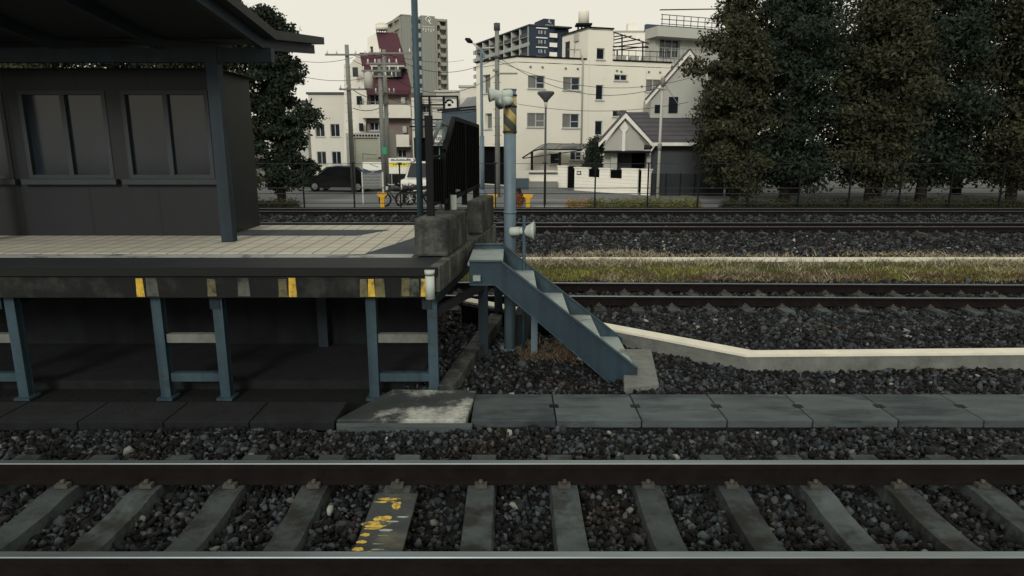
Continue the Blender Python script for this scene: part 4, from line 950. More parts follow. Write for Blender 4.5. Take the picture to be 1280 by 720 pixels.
# ------------------------------------------------------------------ beige high rise
H1 = D(502, 19, 150); zH = H1.z; H2 = G(559.5, 23.5, zH); H0 = G(483, 29, zH)
hr = thing('high_rise', (H1.x + 4, 155, GZ), 'tall beige apartment tower with an outside staircase at the upper left', 'building')
WH = Wall((H1.x, H1.y), (H2.x, H2.y), GZ, zH); WS = Wall((H0.x, H0.y), (H1.x, H1.y), GZ, zH)
aa = [WH.px(x, 60)[0] for x in (515, 527, 544, 546.5, 558.5)]
b = MB(); WH.slab(b, 0, aa[0], GZ, zH, -12, 0); WH.slab(b, aa[1], aa[2], GZ, zH + .25, -12, .25); WH.slab(b, aa[4], WH.L, GZ, zH - .1, -12, -.2); WH.slab(b, aa[0], aa[1], GZ, zH - .4, -12, -2.0); WH.slab(b, aa[2], aa[4], GZ, zH - .1, -12, -2.4)
b.build('wall', 'beige', hr)
b = MB(); WS.slab(b, 0, WS.L - .01, GZ, zH - .5, -6, -1.8); b.build('recess_wall', 'navy2', hr)
fh = (zH - WH.px(515, 101)[1]) / 7.0
b = MB()
WS.slab(b, -.3, WS.L - .01, zH - .5, zH, -6, 0)
for k in range(3):
    a = WS.L * k / 2.35; WS.slab(b, a - .1, a + .6, GZ, zH - .51, -1.79, .02)
b.each('pier', 'beige2', hr)
for i in range(10):
    z = zH - .4 - (i + 1) * fh
    if z < 0: break
    b = MB(); WH.slab(b, aa[0] + .05, aa[1] - .05, z, z + fh * .47, -.35, -.1); b.each('balcony_front', 'balc', hr)
    b = MB(); WH.slab(b, aa[0] + .02, aa[1] - .02, z - .15, z - .001, -1.99, -.12); b.build('balcony_floor', 'beige2', hr)
    b = MB(); WS.slab(b, 0, WS.L - .02, z - .1, z + fh * .42, -.3, -.05); b.each('balcony_front', 'beige2', hr)
    if i >= 1 or True:
        # one stair flight: slanted parapet
        c0_, c1_ = aa[2] + .6, aa[4] - .05; zz = z + fh * .45
        b = MB(); hgt = fh * .42
        poly = [(c0_, zz + hgt * .9), (c0_ + .5, zz + hgt * .9), (c1_ - 1.2, zz - hgt * .1), (c1_, zz - hgt * .1), (c1_, zz - hgt * 1.0), (c1_ - 1.2, zz - hgt * 1.0), (c0_ + .5, zz), (c0_, zz)]
        b.prism([WH.p(a, zq, -.3) for a, zq in poly], Vector((WH.n.x, WH.n.y, 0)) * .2); b.build('stair_flight', 'beige2', hr)
b = MB(); WH.slab(b, aa[2], aa[2] + .5, GZ, zH - .12, -2.39, 0); WH.slab(b, aa[2] + .51, aa[4] - .001, zH - .6, zH - .12, -2.39, -.1); b.build('stair_frame', 'beige2', hr)
b = MB()
for i in range(9): WH.slab(b, aa[4] - 1.1, aa[4] - .7, zH - 2.6 - i * fh, zH - 1.7 - i * fh, -2.39, -2.3)
b.each('stair_window', 'signwhite', hr)
b = MB(); WH.slab(b, -.2, aa[0], zH, zH + .2, -12, .1); b.build('roof', 'beige2', hr)
cA = (aa[1] + aa[2]) / 2; zc = WH.px(535, 24.5)[1]
b = MB(); r_e = .62
pts = [WH.p(cA + r_e * math.cos(t), zc + r_e * math.sin(t), .30) for t in [math.pi / 2 * k for k in range(5)]]
b.tube(pts, .12, 6); b.bar(WH.p(cA, zc, .30), WH.p(cA + .5, zc - .9, .30), .2); b.build('emblem', 'signwhite', hr)
b = MB()
WH.slab(b, cA - 1.5, cA + 1.5, zc - 1.5, zc - 1.42, .251, .3)
for k, s_ in enumerate('abcde'):
    a = cA - 1.35 + k * .58; WH.slab(b, a, a + .40, zc - 2.0, zc - 1.9, .251, .3); WH.slab(b, a + .14, a + .24, zc - 2.35, zc - 2.01, .251, .3)
    if k % 2: WH.slab(b, a, a + .38, zc - 2.5, zc - 2.4, .251, .3)
b.build('lettering', 'signwhite', hr)
# low buildings on the skyline between
for (xa, xb_, yt, Y, m_, lab) in [(545, 596, 115, 100, 'greylight', 'pale low flat roofed building seen between the tower and the cream building'), (575, 596, 109, 92, 'cream_old', 'small cream block with a flat roof next to the navy balconies')]:
    a = D(xa, yt, Y); c = D(xb_, yt, Y); t = thing('flat_roofed_building', ((a.x + c.x) / 2, Y + 4, GZ), lab, 'building')
    b = MB(); b.box(a.x, c.x, Y, Y + 8, GZ, a.z); b.build('wall', m_, t); b = MB(); b.box(a.x - .2, c.x + .2, Y - .2, Y + 8.2, a.z + .001, a.z + .25); b.build('roof', 'greylight', t)

# ------------------------------------------------------------------ maroon roofed building
YM = 60.0
mb = thing('maroon_roofed_building', (D(480, 150, YM).x, 63, GZ), 'cream and pink building with a steep maroon roof and white balconies at the left', 'building')
xl, xr = D(455.5, 150, YM).x, D(513, 150, YM).x; zE = D(480, 114, YM).z
Wm = Wall((xl, YM), (xr, YM), GZ, zE)
wn = [(461, 118, 482, 131), (462, 153, 478, 163), (491, 187, 508, 197), (460, 188, 474, 197)]
rc = [Wm.rect(*q_) for q_ in wn]; b = MB(); Wm.holes(b, rc, .3)
b.quad((xr, YM, GZ), (xr, YM + 8, GZ), (xr, YM + 8, zE), (xr, YM, zE)); b.build('wall', 'pink', mb)
for r_ in rc: Wm.window(mb, r_, 'glassdark', 'alu', .3, cols=3)
for (y0, y1) in ((132, 148), (168.5, 183.5)):
    r_ = Wm.rect(454, y0, 516 if y0 < 150 else 514, y1); b = MB(); Wm.slab(b, r_[0], r_[1], r_[2], r_[3], 1.0, 1.15); Wm.slab(b, r_[0], r_[1], r_[2], r_[2] + .15, .01, .999); b.build('balcony', 'cream_old', mb)
    b = MB(); b.bar(Wm.p(r_[0], r_[3] + .25, 1.08), Wm.p(r_[1], r_[3] + .25, 1.08), .04)
    for k in range(7): aq = r_[0] + (r_[1] - r_[0]) * k / 6; b.bar(Wm.p(aq, r_[3], 1.08), Wm.p(aq, r_[3] + .25, 1.08), .03)
    b.build('balcony_rail', 'grey', mb)
# air conditioners
b = MB()
for (x_, y_) in ((502, 122), (504, 158)): r_ = Wm.rect(x_, y_, x_ + 5, y_ + 8); Wm.slab(b, r_[0], r_[1], r_[2], r_[3], .01, .35)
b.each('air_conditioner', 'greylight', mb)
# roof
def quad_px(pts): return [D(x, y, Y) for x, y, Y in pts]
b = MB(); lo = quad_px([(458.5, 113, 59.4), (513.5, 113, 59.4), (503, 67, 63.5), (448.5, 67, 63.5)]); b.prism(lo, (0, .5, .15))
b.build('roof', 'maroon', mb)
b = MB(); up = quad_px([(475, 68, 63.6), (503.5, 68, 63.6), (495.5, 42, 66.5), (470, 41, 66.5)]); b.prism(up, (0, .5, .15)); b.build('upper_roof', 'maroon', mb)
b = MB(); b.box(lo[0].x, lo[1].x, 59.2, 59.45, lo[0].z - .35, lo[0].z + .02); b.build('gutter', 'maroon', mb)
b = MB()  # cream tower wall left of the upper roof, and the sloped gable wall strip
g1 = quad_px([(459, 68, 63.4), (475, 68, 63.4), (470, 41, 66.4), (459.5, 47, 66.4)]); b.prism(g1, (0, .4, 0))
g2 = quad_px([(438, 80, 60.6), (449, 66.5, 63.2), (459, 114, 59.6), (455, 205, 59.8), (430, 205, 60.2), (430, 80, 60.6)]); b.prism(g2, (0, .4, 0)); b.build('side_wall', 'cream_old', mb)
b = MB()
for (x0, y0, x1, y1) in ((441, 84, 447, 96), (446, 120, 452, 131), (449, 154, 454, 164), (463, 58, 466, 66)):
    a = D(x0, y1, 59.3 if x0 < 460 else 62.8); c = D(x1, y0, 59.3 if x0 < 460 else 62.8); b.box(a.x, c.x, a.y, a.y + .1, a.z, c.z)
b.each('side_window', 'glassdark', mb)
b = MB(); a = D(468, 96, 60.2); c = D(501, 84, 60.2); b.box(a.x, c.x, 60.2, 62.5, a.z, c.z); b.build('dormer', 'glassdark', mb)
b = MB(); b.box(a.x - .3, c.x + .3, 60.0, 62.7, c.z + .002, c.z + .14); b.build('dormer_roof', 'greylight', mb)
b = MB(); 
for x_ in (474, 481, 495): a = D(x_, 96, 60.1); b.box(a.x - .08, a.x + .08, 60.08, 60.19, a.z, c.z)
b.each('dormer_post', 'grey', mb)
tk = thing('water_tank', (D(476, 35, 66).x, 66.5, D(476, 40, 66).z), 'cream rounded water tank above the maroon roof', 'water tank')
b = MB(); p0_, p1_ = D(476, 36.5, 66), D(476, 27, 66); rr = D(483.5, 30, 66).x - D(476, 30, 66).x
b.tube([(p0_.x, 66.5, p0_.z), (p0_.x, 66.5, p0_.z + .5), (p0_.x, 66.5, p1_.z - .25), (p0_.x, 66.5, p1_.z)], [rr, rr * 1.04, rr, rr * .5], 20); b.build('tank', 'cream', tk)
b = MB()
for k in range(5): b.bar((p0_.x - rr * .8 + k * rr * .4, 66.3, D(476, 41, 66).z), (p0_.x - rr * .8 + k * rr * .4, 66.3, p0_.z), .08)
b.build('stand', 'darkgrey', tk)

# black steel frame facade building
sb = thing('framed_shop_building', (D(543, 150, 54).x, 56, GZ), 'pale shop building with a black steel frame grid and billboard panels', 'building')
a = D(514, 120, 54); c = D(600, 120, 54); Wk = Wall((a.x, 54), (c.x, 54), GZ, D(540, 122, 54).z)
ws = [Wk.rect(526, 132, 537.5, 140.5)]; lowdark = Wk.rect(517, 172, 600, 236); ld = (Wk.rect(517, 172, 536, 186)[0], Wk.L - .1, GZ + .02, lowdark[3])
b = MB(); Wk.holes(b, ws + [ld], .6); b.quad(Wk.p(Wk.L, GZ), Wk.p(Wk.L, GZ, -6), Wk.p(Wk.L, Wk.z1, -6), Wk.p(Wk.L, Wk.z1)); b.build('wall', 'cream_old', sb)
Wk.window(sb, ws[0], 'glass', 'alu', .5, cols=2)
b = MB(); b.quad(Wk.p(ld[0], ld[2], -.59), Wk.p(ld[1], ld[2], -.59), Wk.p(ld[1], ld[3], -.59), Wk.p(ld[0], ld[3], -.59)); b.build('shop_opening', 'blackpanel', sb)
b = MB()
for x_ in (527.5, 537.5, 555.5, 572.5): A1 = Wk.px(x_, 130)[0]; Wk.slab(b, A1 - .07, A1 + .07, Wk.px(x_, 172)[1] if x_ < 570 else Wk.px(x_, 138)[1], Wk.z1 + .1, .30, .44)
for y_ in (121, 131.5, 150, 158.5): z_ = Wk.px(540, y_)[1]; Wk.slab(b, Wk.px(513 if y_ > 140 else 527, y_)[0], Wk.px(573 if y_ < 130 else 556, y_)[0], z_ - .06, z_ + .06, .45, .55)
b.build('steel_frame', 'black', sb)
b = MB(); r_ = Wk.rect(556, 122, 572, 137); Wk.slab(b, r_[0], r_[1], r_[2], r_[3], .2, .29); bp_ = b.build('billboard', 'signwhite', sb)
b = MB(); ca, zc = Wk.px(562, 127.5)
b.tube([Wk.p(ca + .28 * math.cos(t), zc - .12 + .26 * math.sin(t), .31) for t in np.linspace(.1, math.pi - .1, 8)], .07, 6)
Wk.slab(b, ca - .13, ca + .13, zc - .32, zc - .15, .30, .33); Wk.slab(b, ca - .52, ca - .48, zc - .2, zc + .35, .30, .33); b.build('emblem', 'black', bp_)
# blue grey shed beside the cream building
sh = thing('blue_grey_shed', (D(572, 150, 50).x, 51, GZ), 'blue grey sheet metal shed with a sloping roof left of the cream building', 'shed')
a = D(552, 137, 50); c = D(595, 137, 50); zL = D(560, 139, 50).z; zR_ = D(594, 135, 50).z
b = MB(); b.prism([(a.x, 50, GZ), (c.x, 50, GZ), (c.x, 50, zR_), (a.x, 50, zL)], (0, 3.5, 0)); b.build('wall', 'bluegrey', sh)
b = MB(); l_ = [D(573, 135.5, 49.9), D(595.5, 134, 49.9), D(595.5, 122, 52), D(584, 123.5, 52)]; b.prism(l_, (0, .1, .1)); b.build('glazed_roof', 'glass', sh)
b = MB(); b.bar(l_[0], l_[3], .09); b.bar(l_[1], l_[2], .09); b.bar(l_[3], l_[2], .09); b.bar((a.x - .3, 49.8, zL + .05), (c.x, 49.8, zR_ + .08), .14); b.build('roof_frame', 'black', sh)
# shed in front: black open box seen under it
b = MB(); 
# ------------------------------------------------------------------ garage shop at left
gs = thing('garage_shop', (D(459, 190, 50).x, 52, GZ), 'pale shuttered garage with a dotted fascia at the left', 'garage')
a = D(432, 166, 50); c = D(480.5, 166, 50); Wg = Wall((a.x, 50), (c.x, 50), GZ, a.z)
op = Wg.rect(442.5, 172, 474, 215); op = (op[0], op[1], GZ + .05, op[3]); b = MB(); Wg.holes(b, [op], .2)
b.quad(Wg.p(Wg.L, GZ), Wg.p(Wg.L, GZ, -5), Wg.p(Wg.L, Wg.z1, -5), Wg.p(Wg.L, Wg.z1)); b.quad(Wg.p(0, Wg.z1), Wg.p(Wg.L, Wg.z1), Wg.p(Wg.L, Wg.z1, -5), Wg.p(0, Wg.z1, -5)); b.build('wall', 'greylight', gs)
b = MB(); b.quad(Wg.p(op[0], op[2], -.19), Wg.p(op[1], op[2], -.19), Wg.p(op[1], op[3], -.19), Wg.p(op[0], op[3], -.19)); b.build('shutter', 'shutter', gs)
b = MB()
for k in range(9): A1, Z1 = Wg.px(443 + 3.7 * k, 169.4); Wg.slab(b, A1 - .07, A1 + .07, Z1 - .07, Z1 + .07, .002, .03)
for k in range(3): A1, Z1 = Wg.px(474 + 2 * k, 197.5); Wg.slab(b, A1 - .05, A1 + .05, Z1 - .06, Z1 + .06, .002, .03)
b.each('fascia_dots', 'black', gs)
r_ = Wg.rect(436, 168, 440.8, 191); b = MB(); Wg.slab(b, r_[0], r_[1], r_[2], r_[3], .01, .1); b.build('blue_panel', 'blue', gs)
b = MB(); r_ = Wg.rect(455, 192, 455.8, 205); Wg.slab(b, r_[0], r_[1], GZ, r_[3], .4, .5); b.bar(Wg.p(r_[0], r_[3], .45), Wg.p(r_[0] + 1, r_[3] - .1, .45), .04); b.build('rail_post', 'darkgrey', gs)

def glyph_rows(b, w_, x0, x1, zs, h, o0, o1, seed=1, gap=.35):
    rg = random.Random(seed)
    for z in zs:
        a = x0
        while a < x1:
            l = rg.uniform(.5, 1.1) * h; w_.slab(b, a, min(a + l, x1), z, z + h * rg.uniform(.35, .9), o0, o1); a += l + h * gap
# yellow banner sign
ys_ = thing('banner_sign', (D(502, 205, 37.5).x, 37.5, GZ), 'white and yellow shop banner sign standing in front of the parked black car', 'sign')
a = D(486, 205, 37.5); c = D(519.5, 205, 37.5); Wy = Wall((a.x, 37.5), (c.x, 37.5), GZ, 5)
r_ = Wy.rect(486, 197.5, 519.5, 217); b = MB(); Wy.slab(b, r_[0], r_[1], r_[2], r_[3], 0, .08); bo = b.build('board', 'signwhite', ys_)
y_ = Wy.rect(487, 203, 513, 208.5); b = MB(); Wy.slab(b, y_[0], y_[1], y_[2], y_[3], .081, .09); b.build('yellow_band', 'signyellow', bo)
y2 = Wy.rect(489, 198.6, 514, 200.8); b = MB(); glyph_rows(b, Wy, y2[0], y2[1], [y2[2]], .12, .081, .09, 3, .1); glyph_rows(b, Wy, y_[0] + .2, y_[1] - .2, [y_[2] + .1], .12, .091, .10, 4, .4); b.build('lettering', 'signdark', bo)
b = MB(); ca, zc = Wy.px(514.5, 206.5); b.tube([Wy.p(ca + .13 * math.cos(t), zc + .13 * math.sin(t), .10) for t in np.linspace(0, 2 * math.pi, 14)], .025, 5); ca, zc = Wy.px(516, 200.5); b.tube([Wy.p(ca + .1 * math.cos(t), zc + .1 * math.sin(t), .10) for t in np.linspace(-2.6, 1.0, 10)], .03, 5); b.build('round_mark', 'signdark', bo)
b = MB(); Wy.slab(b, r_[0] + .1, r_[0] + .16, GZ, r_[2], .01, .07); Wy.slab(b, r_[1] - .16, r_[1] - .1, GZ, r_[2], .01, .07); b.each('post', 'grey', ys_)
# notice board on two posts
nbd = thing('notice_board', (D(465, 240, 32).x, 32, GZ), 'grey notice board on two white posts behind the fence, with a picture strip on top', 'notice board')
a = D(452.5, 201, 32); c = D(478, 201, 32); Wb = Wall((a.x, 32), (c.x, 32), GZ, 4)
r_ = Wb.rect(452.8, 201.5, 478, 236); b = MB(); Wb.slab(b, r_[0], r_[1], r_[2], r_[3], 0, .05); bo = b.build('board', 'grey', nbd)
q_ = Wb.rect(453.5, 202.5, 477.2, 213); b = MB(); Wb.slab(b, q_[0], q_[1], q_[2], q_[3], .051, .058); b.build('picture_strip', 'signwhite', bo)
b = MB(); z0_, z1_ = q_[2], q_[3]; w0, w1 = q_[0], q_[1]; b.prism([Wb.p(w0, z0_, .06), Wb.p(w0, z0_ + .1, .06), Wb.p(w0 + .25, z0_ + .02, .06), Wb.p(w0 + .45, z0_ - .09, .06), Wb.p(w0, z0_ - .14, .06)], (0, -.006, 0)); b.prism([Wb.p(w1, z0_, .06), Wb.p(w1, z0_ + .05, .06), Wb.p(w1 - .3, z0_ - .02, .06), Wb.p(w1 - .4, z0_ - .1, .06), Wb.p(w1, z0_ - .12, .06)], (0, -.006, 0)); b.bar(Wb.p(w0 + .35, z0_ + .3, .06), Wb.p(w1 - .15, z0_ + .15, .06), .02); b.build('picture_shape', 'signdark', bo)
b = MB(); rw = Wb.rect(454, 216, 477, 233); glyph_rows(b, Wb, rw[0], rw[1] - .05, [rw[2] + k * .14 for k in range(5)], .06, .051, .056, 9, .3); b.build('lettering', 'signdark', bo)
b = MB(); Wb.slab(b, r_[0] - .06, r_[0] - .004, GZ, r_[3] - .5, 0, .06); Wb.slab(b, r_[1] + .004, r_[1] + .08, GZ, r_[3] - .5, 0, .06); b.each('post', 'greylight', nbd)

# ------------------------------------------------------------------ vehicles
def car(X, Y, z, rz, paint, label, L_=4.2, Wd=1.72, H_=1.5):
    t = thing('parked_car', (0, 0, 0), label, 'car', 'cars parked by the garage')
    side = [(-L_ / 2, .35), (-L_ / 2, .78), (-L_ / 2 + .15, .95), (-L_ * .27, 1.0), (-L_ * .12, H_ - .06), (0, H_), (L_ * .28, H_ - .03), (L_ * .42, 1.05), (L_ / 2 - .03, .98), (L_ / 2, .4), (L_ * .44, .28), (-L_ * .44, .26)]
    b = MB(); n = len(side); rings = []
    for k, (yy, ins) in enumerate([(-Wd / 2, .06), (-Wd / 2 + .07, 0), (Wd / 2 - .07, 0), (Wd / 2, .06)]):
        ring = []
        for (x, zz) in side:
            yv = yy
            if zz > 1.02: yv = yy * (1 - .22 * (zz - 1.0) / (H_ - 1.0))
            ring.append(Vector((x * (1 - ins * .25), yv, zz - (ins * .5 if zz > .5 else -ins * .4))))
        rings.append(ring)
    vs = [p_ for rg_ in rings for p_ in rg_]; fs = [tuple(range(n)), tuple(range(4 * n - 1, 3 * n - 1, -1))]
    for k in range(3): fs += [(k * n + i, (k + 1) * n + i, (k + 1) * n + (i + 1) % n, k * n + (i + 1) % n) for i in range(n)]
    b.add(vs, fs); b.build('body', paint, t, bevel=.02)
    b = MB()  # windscreen, side windows, rear glass (proud thin panels)
    for sgn in (-1, 1):
        pts = [(-L_ * .24, 1.03), (-L_ * .115, H_ - .12), (0, H_ - .09), (L_ * .27, H_ - .12), (L_ * .38, 1.06)]
        b.prism([(x, sgn * (Wd / 2 + .004) * (1 - .22 * (zz - 1.0) / (H_ - 1.0)), zz) for x, zz in pts], (0, sgn * .012, 0))
    b.prism([(-L_ * .275, -Wd / 2 + .16, 1.04), (-L_ * .275, Wd / 2 - .16, 1.04), (-L_ * .135, Wd / 2 - .24, H_ - .07), (-L_ * .135, -Wd / 2 + .24, H_ - .07)], (-.03, 0, .015))
    b.prism([(L_ * .41, -Wd / 2 + .16, 1.08), (L_ * .41, Wd / 2 - .16, 1.08), (L_ * .295, Wd / 2 - .24, H_ - .06), (L_ * .295, -Wd / 2 + .24, H_ - .06)], (.03, 0, .015)); b.each('window', 'glassdark', t)
    for sx in (-.31, .31):
        for sy in (-1, 1):
            b = MB(); yq = sy * (Wd / 2 - .1); b.tube([(sx * L_, yq - .1, .31), (sx * L_, yq + .1, .31)], .31, 20); wh = b.build('wheel', 'rubber', t)
            b = MB(); b.tube([(sx * L_, yq + sy * .095, .31), (sx * L_, yq + sy * .108, .31)], .19, 14); b.build('rim', 'alu', wh)
    for sy in (-1, 1):
        b = MB(); b.box(-L_ / 2 - .01, -L_ / 2 + .05, sy * .62 - .15, sy * .62 + .15, .68, .82); b.build('headlight', 'signwhite', t)
        b = MB(); b.box(L_ / 2 - .05, L_ / 2 + .01, sy * .68 - .1, sy * .68 + .1, .72, .92); b.build('tail_light', 'redlamp', t)
    b = MB(); b.box(-L_ / 2 - .015, -L_ / 2 + .04, -.18, .18, .48, .60); b.build('number_plate', 'signwhite', t)
    t.location = (X, Y, z); t.rotation_euler.z = rz; return t
p_ = D(502, 232, 43); car(p_.x, 43.0, GZ, R(18), 'carblack', 'black car parked behind the yellow banner sign')
p_ = D(497, 232, 44); car(p_.x + .6, 46.5, GZ, R(25), 'carwhite', 'white car parked deeper in, right behind the black car', 4.3, 1.75, 1.7)
p_ = D(441, 232, 41); car(p_.x - .8, 41.5, GZ, R(-8), 'carblack', 'dark car parked at the left edge beside the notice board', 4.4, 1.75, 1.55)
p_ = D(545, 232, 43); 0 and car(p_.x, 43, GZ, R(8), 'carblack', 'dark car mostly hidden behind the black platform barrier', 4.3, 1.7, 1.5)

def motorbike(X, Y, rz, label, paint='carblack'):
    t = thing('motorcycle', (0, 0, 0), label, 'motorcycle', 'motorcycles parked behind the fence')
    for x in (-.62, .62):
        b = MB(); b.tube([(x + .28 * math.cos(a), 0, .30 + .28 * math.sin(a)) for a in np.linspace(0, 2 * math.pi, 21)], .045, 8); wh = b.build('wheel', 'rubber', t)
        b = MB()
        for a in np.linspace(0, math.pi, 5)[:-1]: b.bar((x - .25 * math.cos(a), 0, .30 - .25 * math.sin(a)), (x + .25 * math.cos(a), 0, .30 + .25 * math.sin(a)), .015)
        b.tube([(x, -.06, .3), (x, .06, .3)], .05, 10); b.build('spokes', 'alu', wh)
    b = MB(); b.tube([(-.62, 0, .3), (-.42, 0, .78), (-.36, 0, .98)], .03, 8); b.tube([(.62, 0, .3), (.25, 0, .42), (-.2, 0, .38), (-.42, 0, .74)], .035, 8); b.tube([(.62, .05, .32), (.35, .05, .72)], .02, 6); b.build('frame', 'darkmetal', t)
    b = MB(); b.tube([(-.36, 0, .76), (-.2, 0, .80), (0, 0, .76), (.1, 0, .70)], [.07, .14, .13, .06], 12); b.build('tank', paint, t)
    b = MB(); b.tube([(.05, 0, .70), (.25, 0, .72), (.58, 0, .78)], [.06, .10, .08], 10); b.build('seat', 'rubber', t)
    b = MB(); b.tube([(-.30, -.34, 1.0), (-.38, -.12, .98), (-.38, .12, .98), (-.30, .34, 1.0)], .018, 8); b.build('handlebar', 'alu', t)
    b = MB(); b.tube([(-.46, 0, .82), (-.54, 0, .82)], [.06, .085], 14); b.build('headlight', 'signwhite', t)
    b = MB(); b.box(-.15, .2, -.12, .12, .24, .52); b.tube([(.0, .14, .22), (.6, .14, .26)], .035, 8); b.build('engine', 'grey', t)
    t.location = (X, Y, GZ); t.rotation_euler.z = rz; return t
p_ = D(497, 250, 31.0); motorbike(p_.x, 31.0, R(35), 'black motorcycle parked behind the fence, left one of the pair'); p_ = D(510, 250, 31.4); motorbike(p_.x, 31.5, R(60), 'red lensed motorcycle parked behind the fence, close to the thin steel post', 'maroon')

# ------------------------------------------------------------------ gabled house at right
GY = 42.0
gh = thing('gabled_house', (D(785, 200, GY).x, 44, GZ), 'grey house with white gable boards and a slate roof behind the white wall', 'house')
ap = D(782, 141, GY); el = D(748.5, 182, GY); er = D(816, 180, GY); zev = (el.z + er.z) / 2
zw = D(782, 187, GY).z
Wv = Wall((D(755, 200, GY + .5).x, GY + .5), (D(812, 200, GY + .5).x, GY + .5), GZ, zw)
por = Wv.rect(764, 187, 808, 232); por = (por[0], por[1], GZ + .02, por[3] - .15)
b = MB(); Wv.holes(b, [por], 1.0); b.build('wall', 'greylight', gh)
b = MB(); b.prism([(el.x + .45, GY + .45, zev + .05), (er.x - .45, GY + .45, zev + .05), (ap.x, GY + .45, ap.z - .25)], (0, .15, 0)); b.prism([(el.x + .45, GY + .45, zw - .05), (er.x - .45, GY + .45, zw - .05), (er.x - .45, GY + .45, zev + .049), (el.x + .45, GY + .45, zev + .049)], (0, .15, 0)); b.build('gable_wall', 'greylight', gh)
b = MB()
for e_ in (el, er):
    dv = Vector((e_.x - ap.x, 0, zev - ap.z)); 
    b.prism([(ap.x, GY, ap.z + .02), (ap.x, GY, ap.z - .30), (e_.x, GY, zev - .12), (e_.x, GY, zev + .14)], (0, .12, 0))
b.build('bargeboard', 'whitepaint', gh)
b = MB(); b.prism([(ap.x - .28, GY + .33, ap.z - .9), (ap.x + .28, GY + .33, ap.z - .9), (ap.x + .1, GY + .33, ap.z - 1.15), (ap.x + .1, GY + .33, ap.z - 2.0 - .3), (ap.x - .1, GY + .33, ap.z - 2.3), (ap.x - .1, GY + .33, ap.z - 1.15)], (0, .1, 0)); b.prism([(ap.x, GY + .33, ap.z - .42), (ap.x + .28, GY + .33, ap.z - .89), (ap.x - .28, GY + .33, ap.z - .89)], (0, .1, 0)); b.build('gable_ornament', 'whitepaint', gh)
ridge_r = D(905, 141.5, 46.0); zrg = D(842, 142, 46.0).z
b = MB()  # gable roof planes going back and the main slope
for e_ in (el, er): b.prism([(ap.x, GY - .1, ap.z + .05), (e_.x, GY - .1, zev + .16), (e_.x, GY + .75, zev + .16), (ap.x, GY + .75, ap.z + .05)], (0, 0, .06))
b.prism([(ap.x + .05, 46, zrg), (D(905, 141, 46).x, 46, zrg), (D(905, 179, 42.6).x, 42.6, zev + .1), (er.x - .2, 42.6, zev + .1)], (0, 0, .1))
b.build('roof', 'slate', gh)
b = MB(); b.box(er.x - .1, D(905, 179, 42.6).x, 42.42, 42.58, zev - .06, zev + .14); b.tube([(er.x + .2, 42.4, zev - .05), (D(812, 190, 42.3).x, 42.3, zev - .5), (D(811, 200, 42.3).x, 42.3, GZ)], .05, 8); b.build('gutter', 'whitepaint', gh)
b = MB(); b.box(D(813, 200, 43.2).x, D(905, 200, 43.2).x, 43.2, 47, GZ, zev); b.build('side_wing', 'darkgrey', gh)  # dark grey stands in for the eave's shade on this wall
b = MB(); b.box(Wv.A.x + por[0] - .6, Wv.A.x + por[1], GY - .5, GY + .48, zw - .2, zw - .08); b.build('porch_roof', 'black', gh)
b = MB(); b.box(Wv.A.x + por[0], Wv.A.x + por[1], GY + 1.45, GY + 1.5, GZ, por[3]); b.build('porch_back', 'darkgrey', gh)
b = MB(); xg = D(790, 200, GY + 1.3).x; b.box(xg, xg + .95, GY + 1.38, GY + 1.44, GZ, 1.75 + .4); b.build('door', 'blackpanel', gh)
b = MB(); b.box(Wv.A.x + por[0] - .05, Wv.A.x + por[0] + .35, GY + .2, GY + .5, GZ, por[3] - .02); b.box(Wv.A.x + por[1] - .1, Wv.A.x + por[1] + .15, GY + .2, GY + .49, GZ, por[3] - .02); b.each('porch_pillar', 'greylight', gh)

# second gable upper right
g2 = thing('gabled_house', (D(840, 120, 45.5).x, 47, GZ), 'light grey house at the right edge, showing half of a tall white edged gable', 'house')
a = D(807, 127, 45.0); t_ = D(862, 63, 45.0); e2 = Vector((2 * t_.x - a.x, 45.0, a.z))
b = MB(); b.prism([(a.x + .4, 45.3, GZ), (e2.x - .4, 45.3, GZ), (e2.x - .4, 45.3, a.z + .2), (t_.x, 45.3, t_.z - .3), (a.x + .4, 45.3, a.z + .2)], (0, 2.5, 0)); b.build('wall', 'greylight', g2)
b = MB()
for e_ in (a, e2): b.prism([(t_.x, 45.0, t_.z + .05), (t_.x, 45.0, t_.z - .28), (e_.x, 45.0, e_.z - .2), (e_.x, 45.0, e_.z + .1)], (0, .12, 0))
b.build('bargeboard', 'whitepaint', g2)
b = MB()
for e_ in (a, e2): b.prism([(t_.x, 44.9, t_.z + .06), (e_.x, 44.9, e_.z + .11), (e_.x, 45.4, e_.z + .11), (t_.x, 45.4, t_.z + .06)], (0, 0, .07))
b.build('roof', 'slate', g2)
b = MB(); x_ = D(819, 128, 45.2).x; b.box(x_, x_ + .45, 45.22, 45.29, D(820, 141, 45.2).z, D(820, 131, 45.2).z); b.box(x_ + .9, x_ + 1.5, 45.22, 45.29, D(820, 141, 45.2).z, D(820, 121, 45.2).z); b.build('window', 'glassdark', g2)

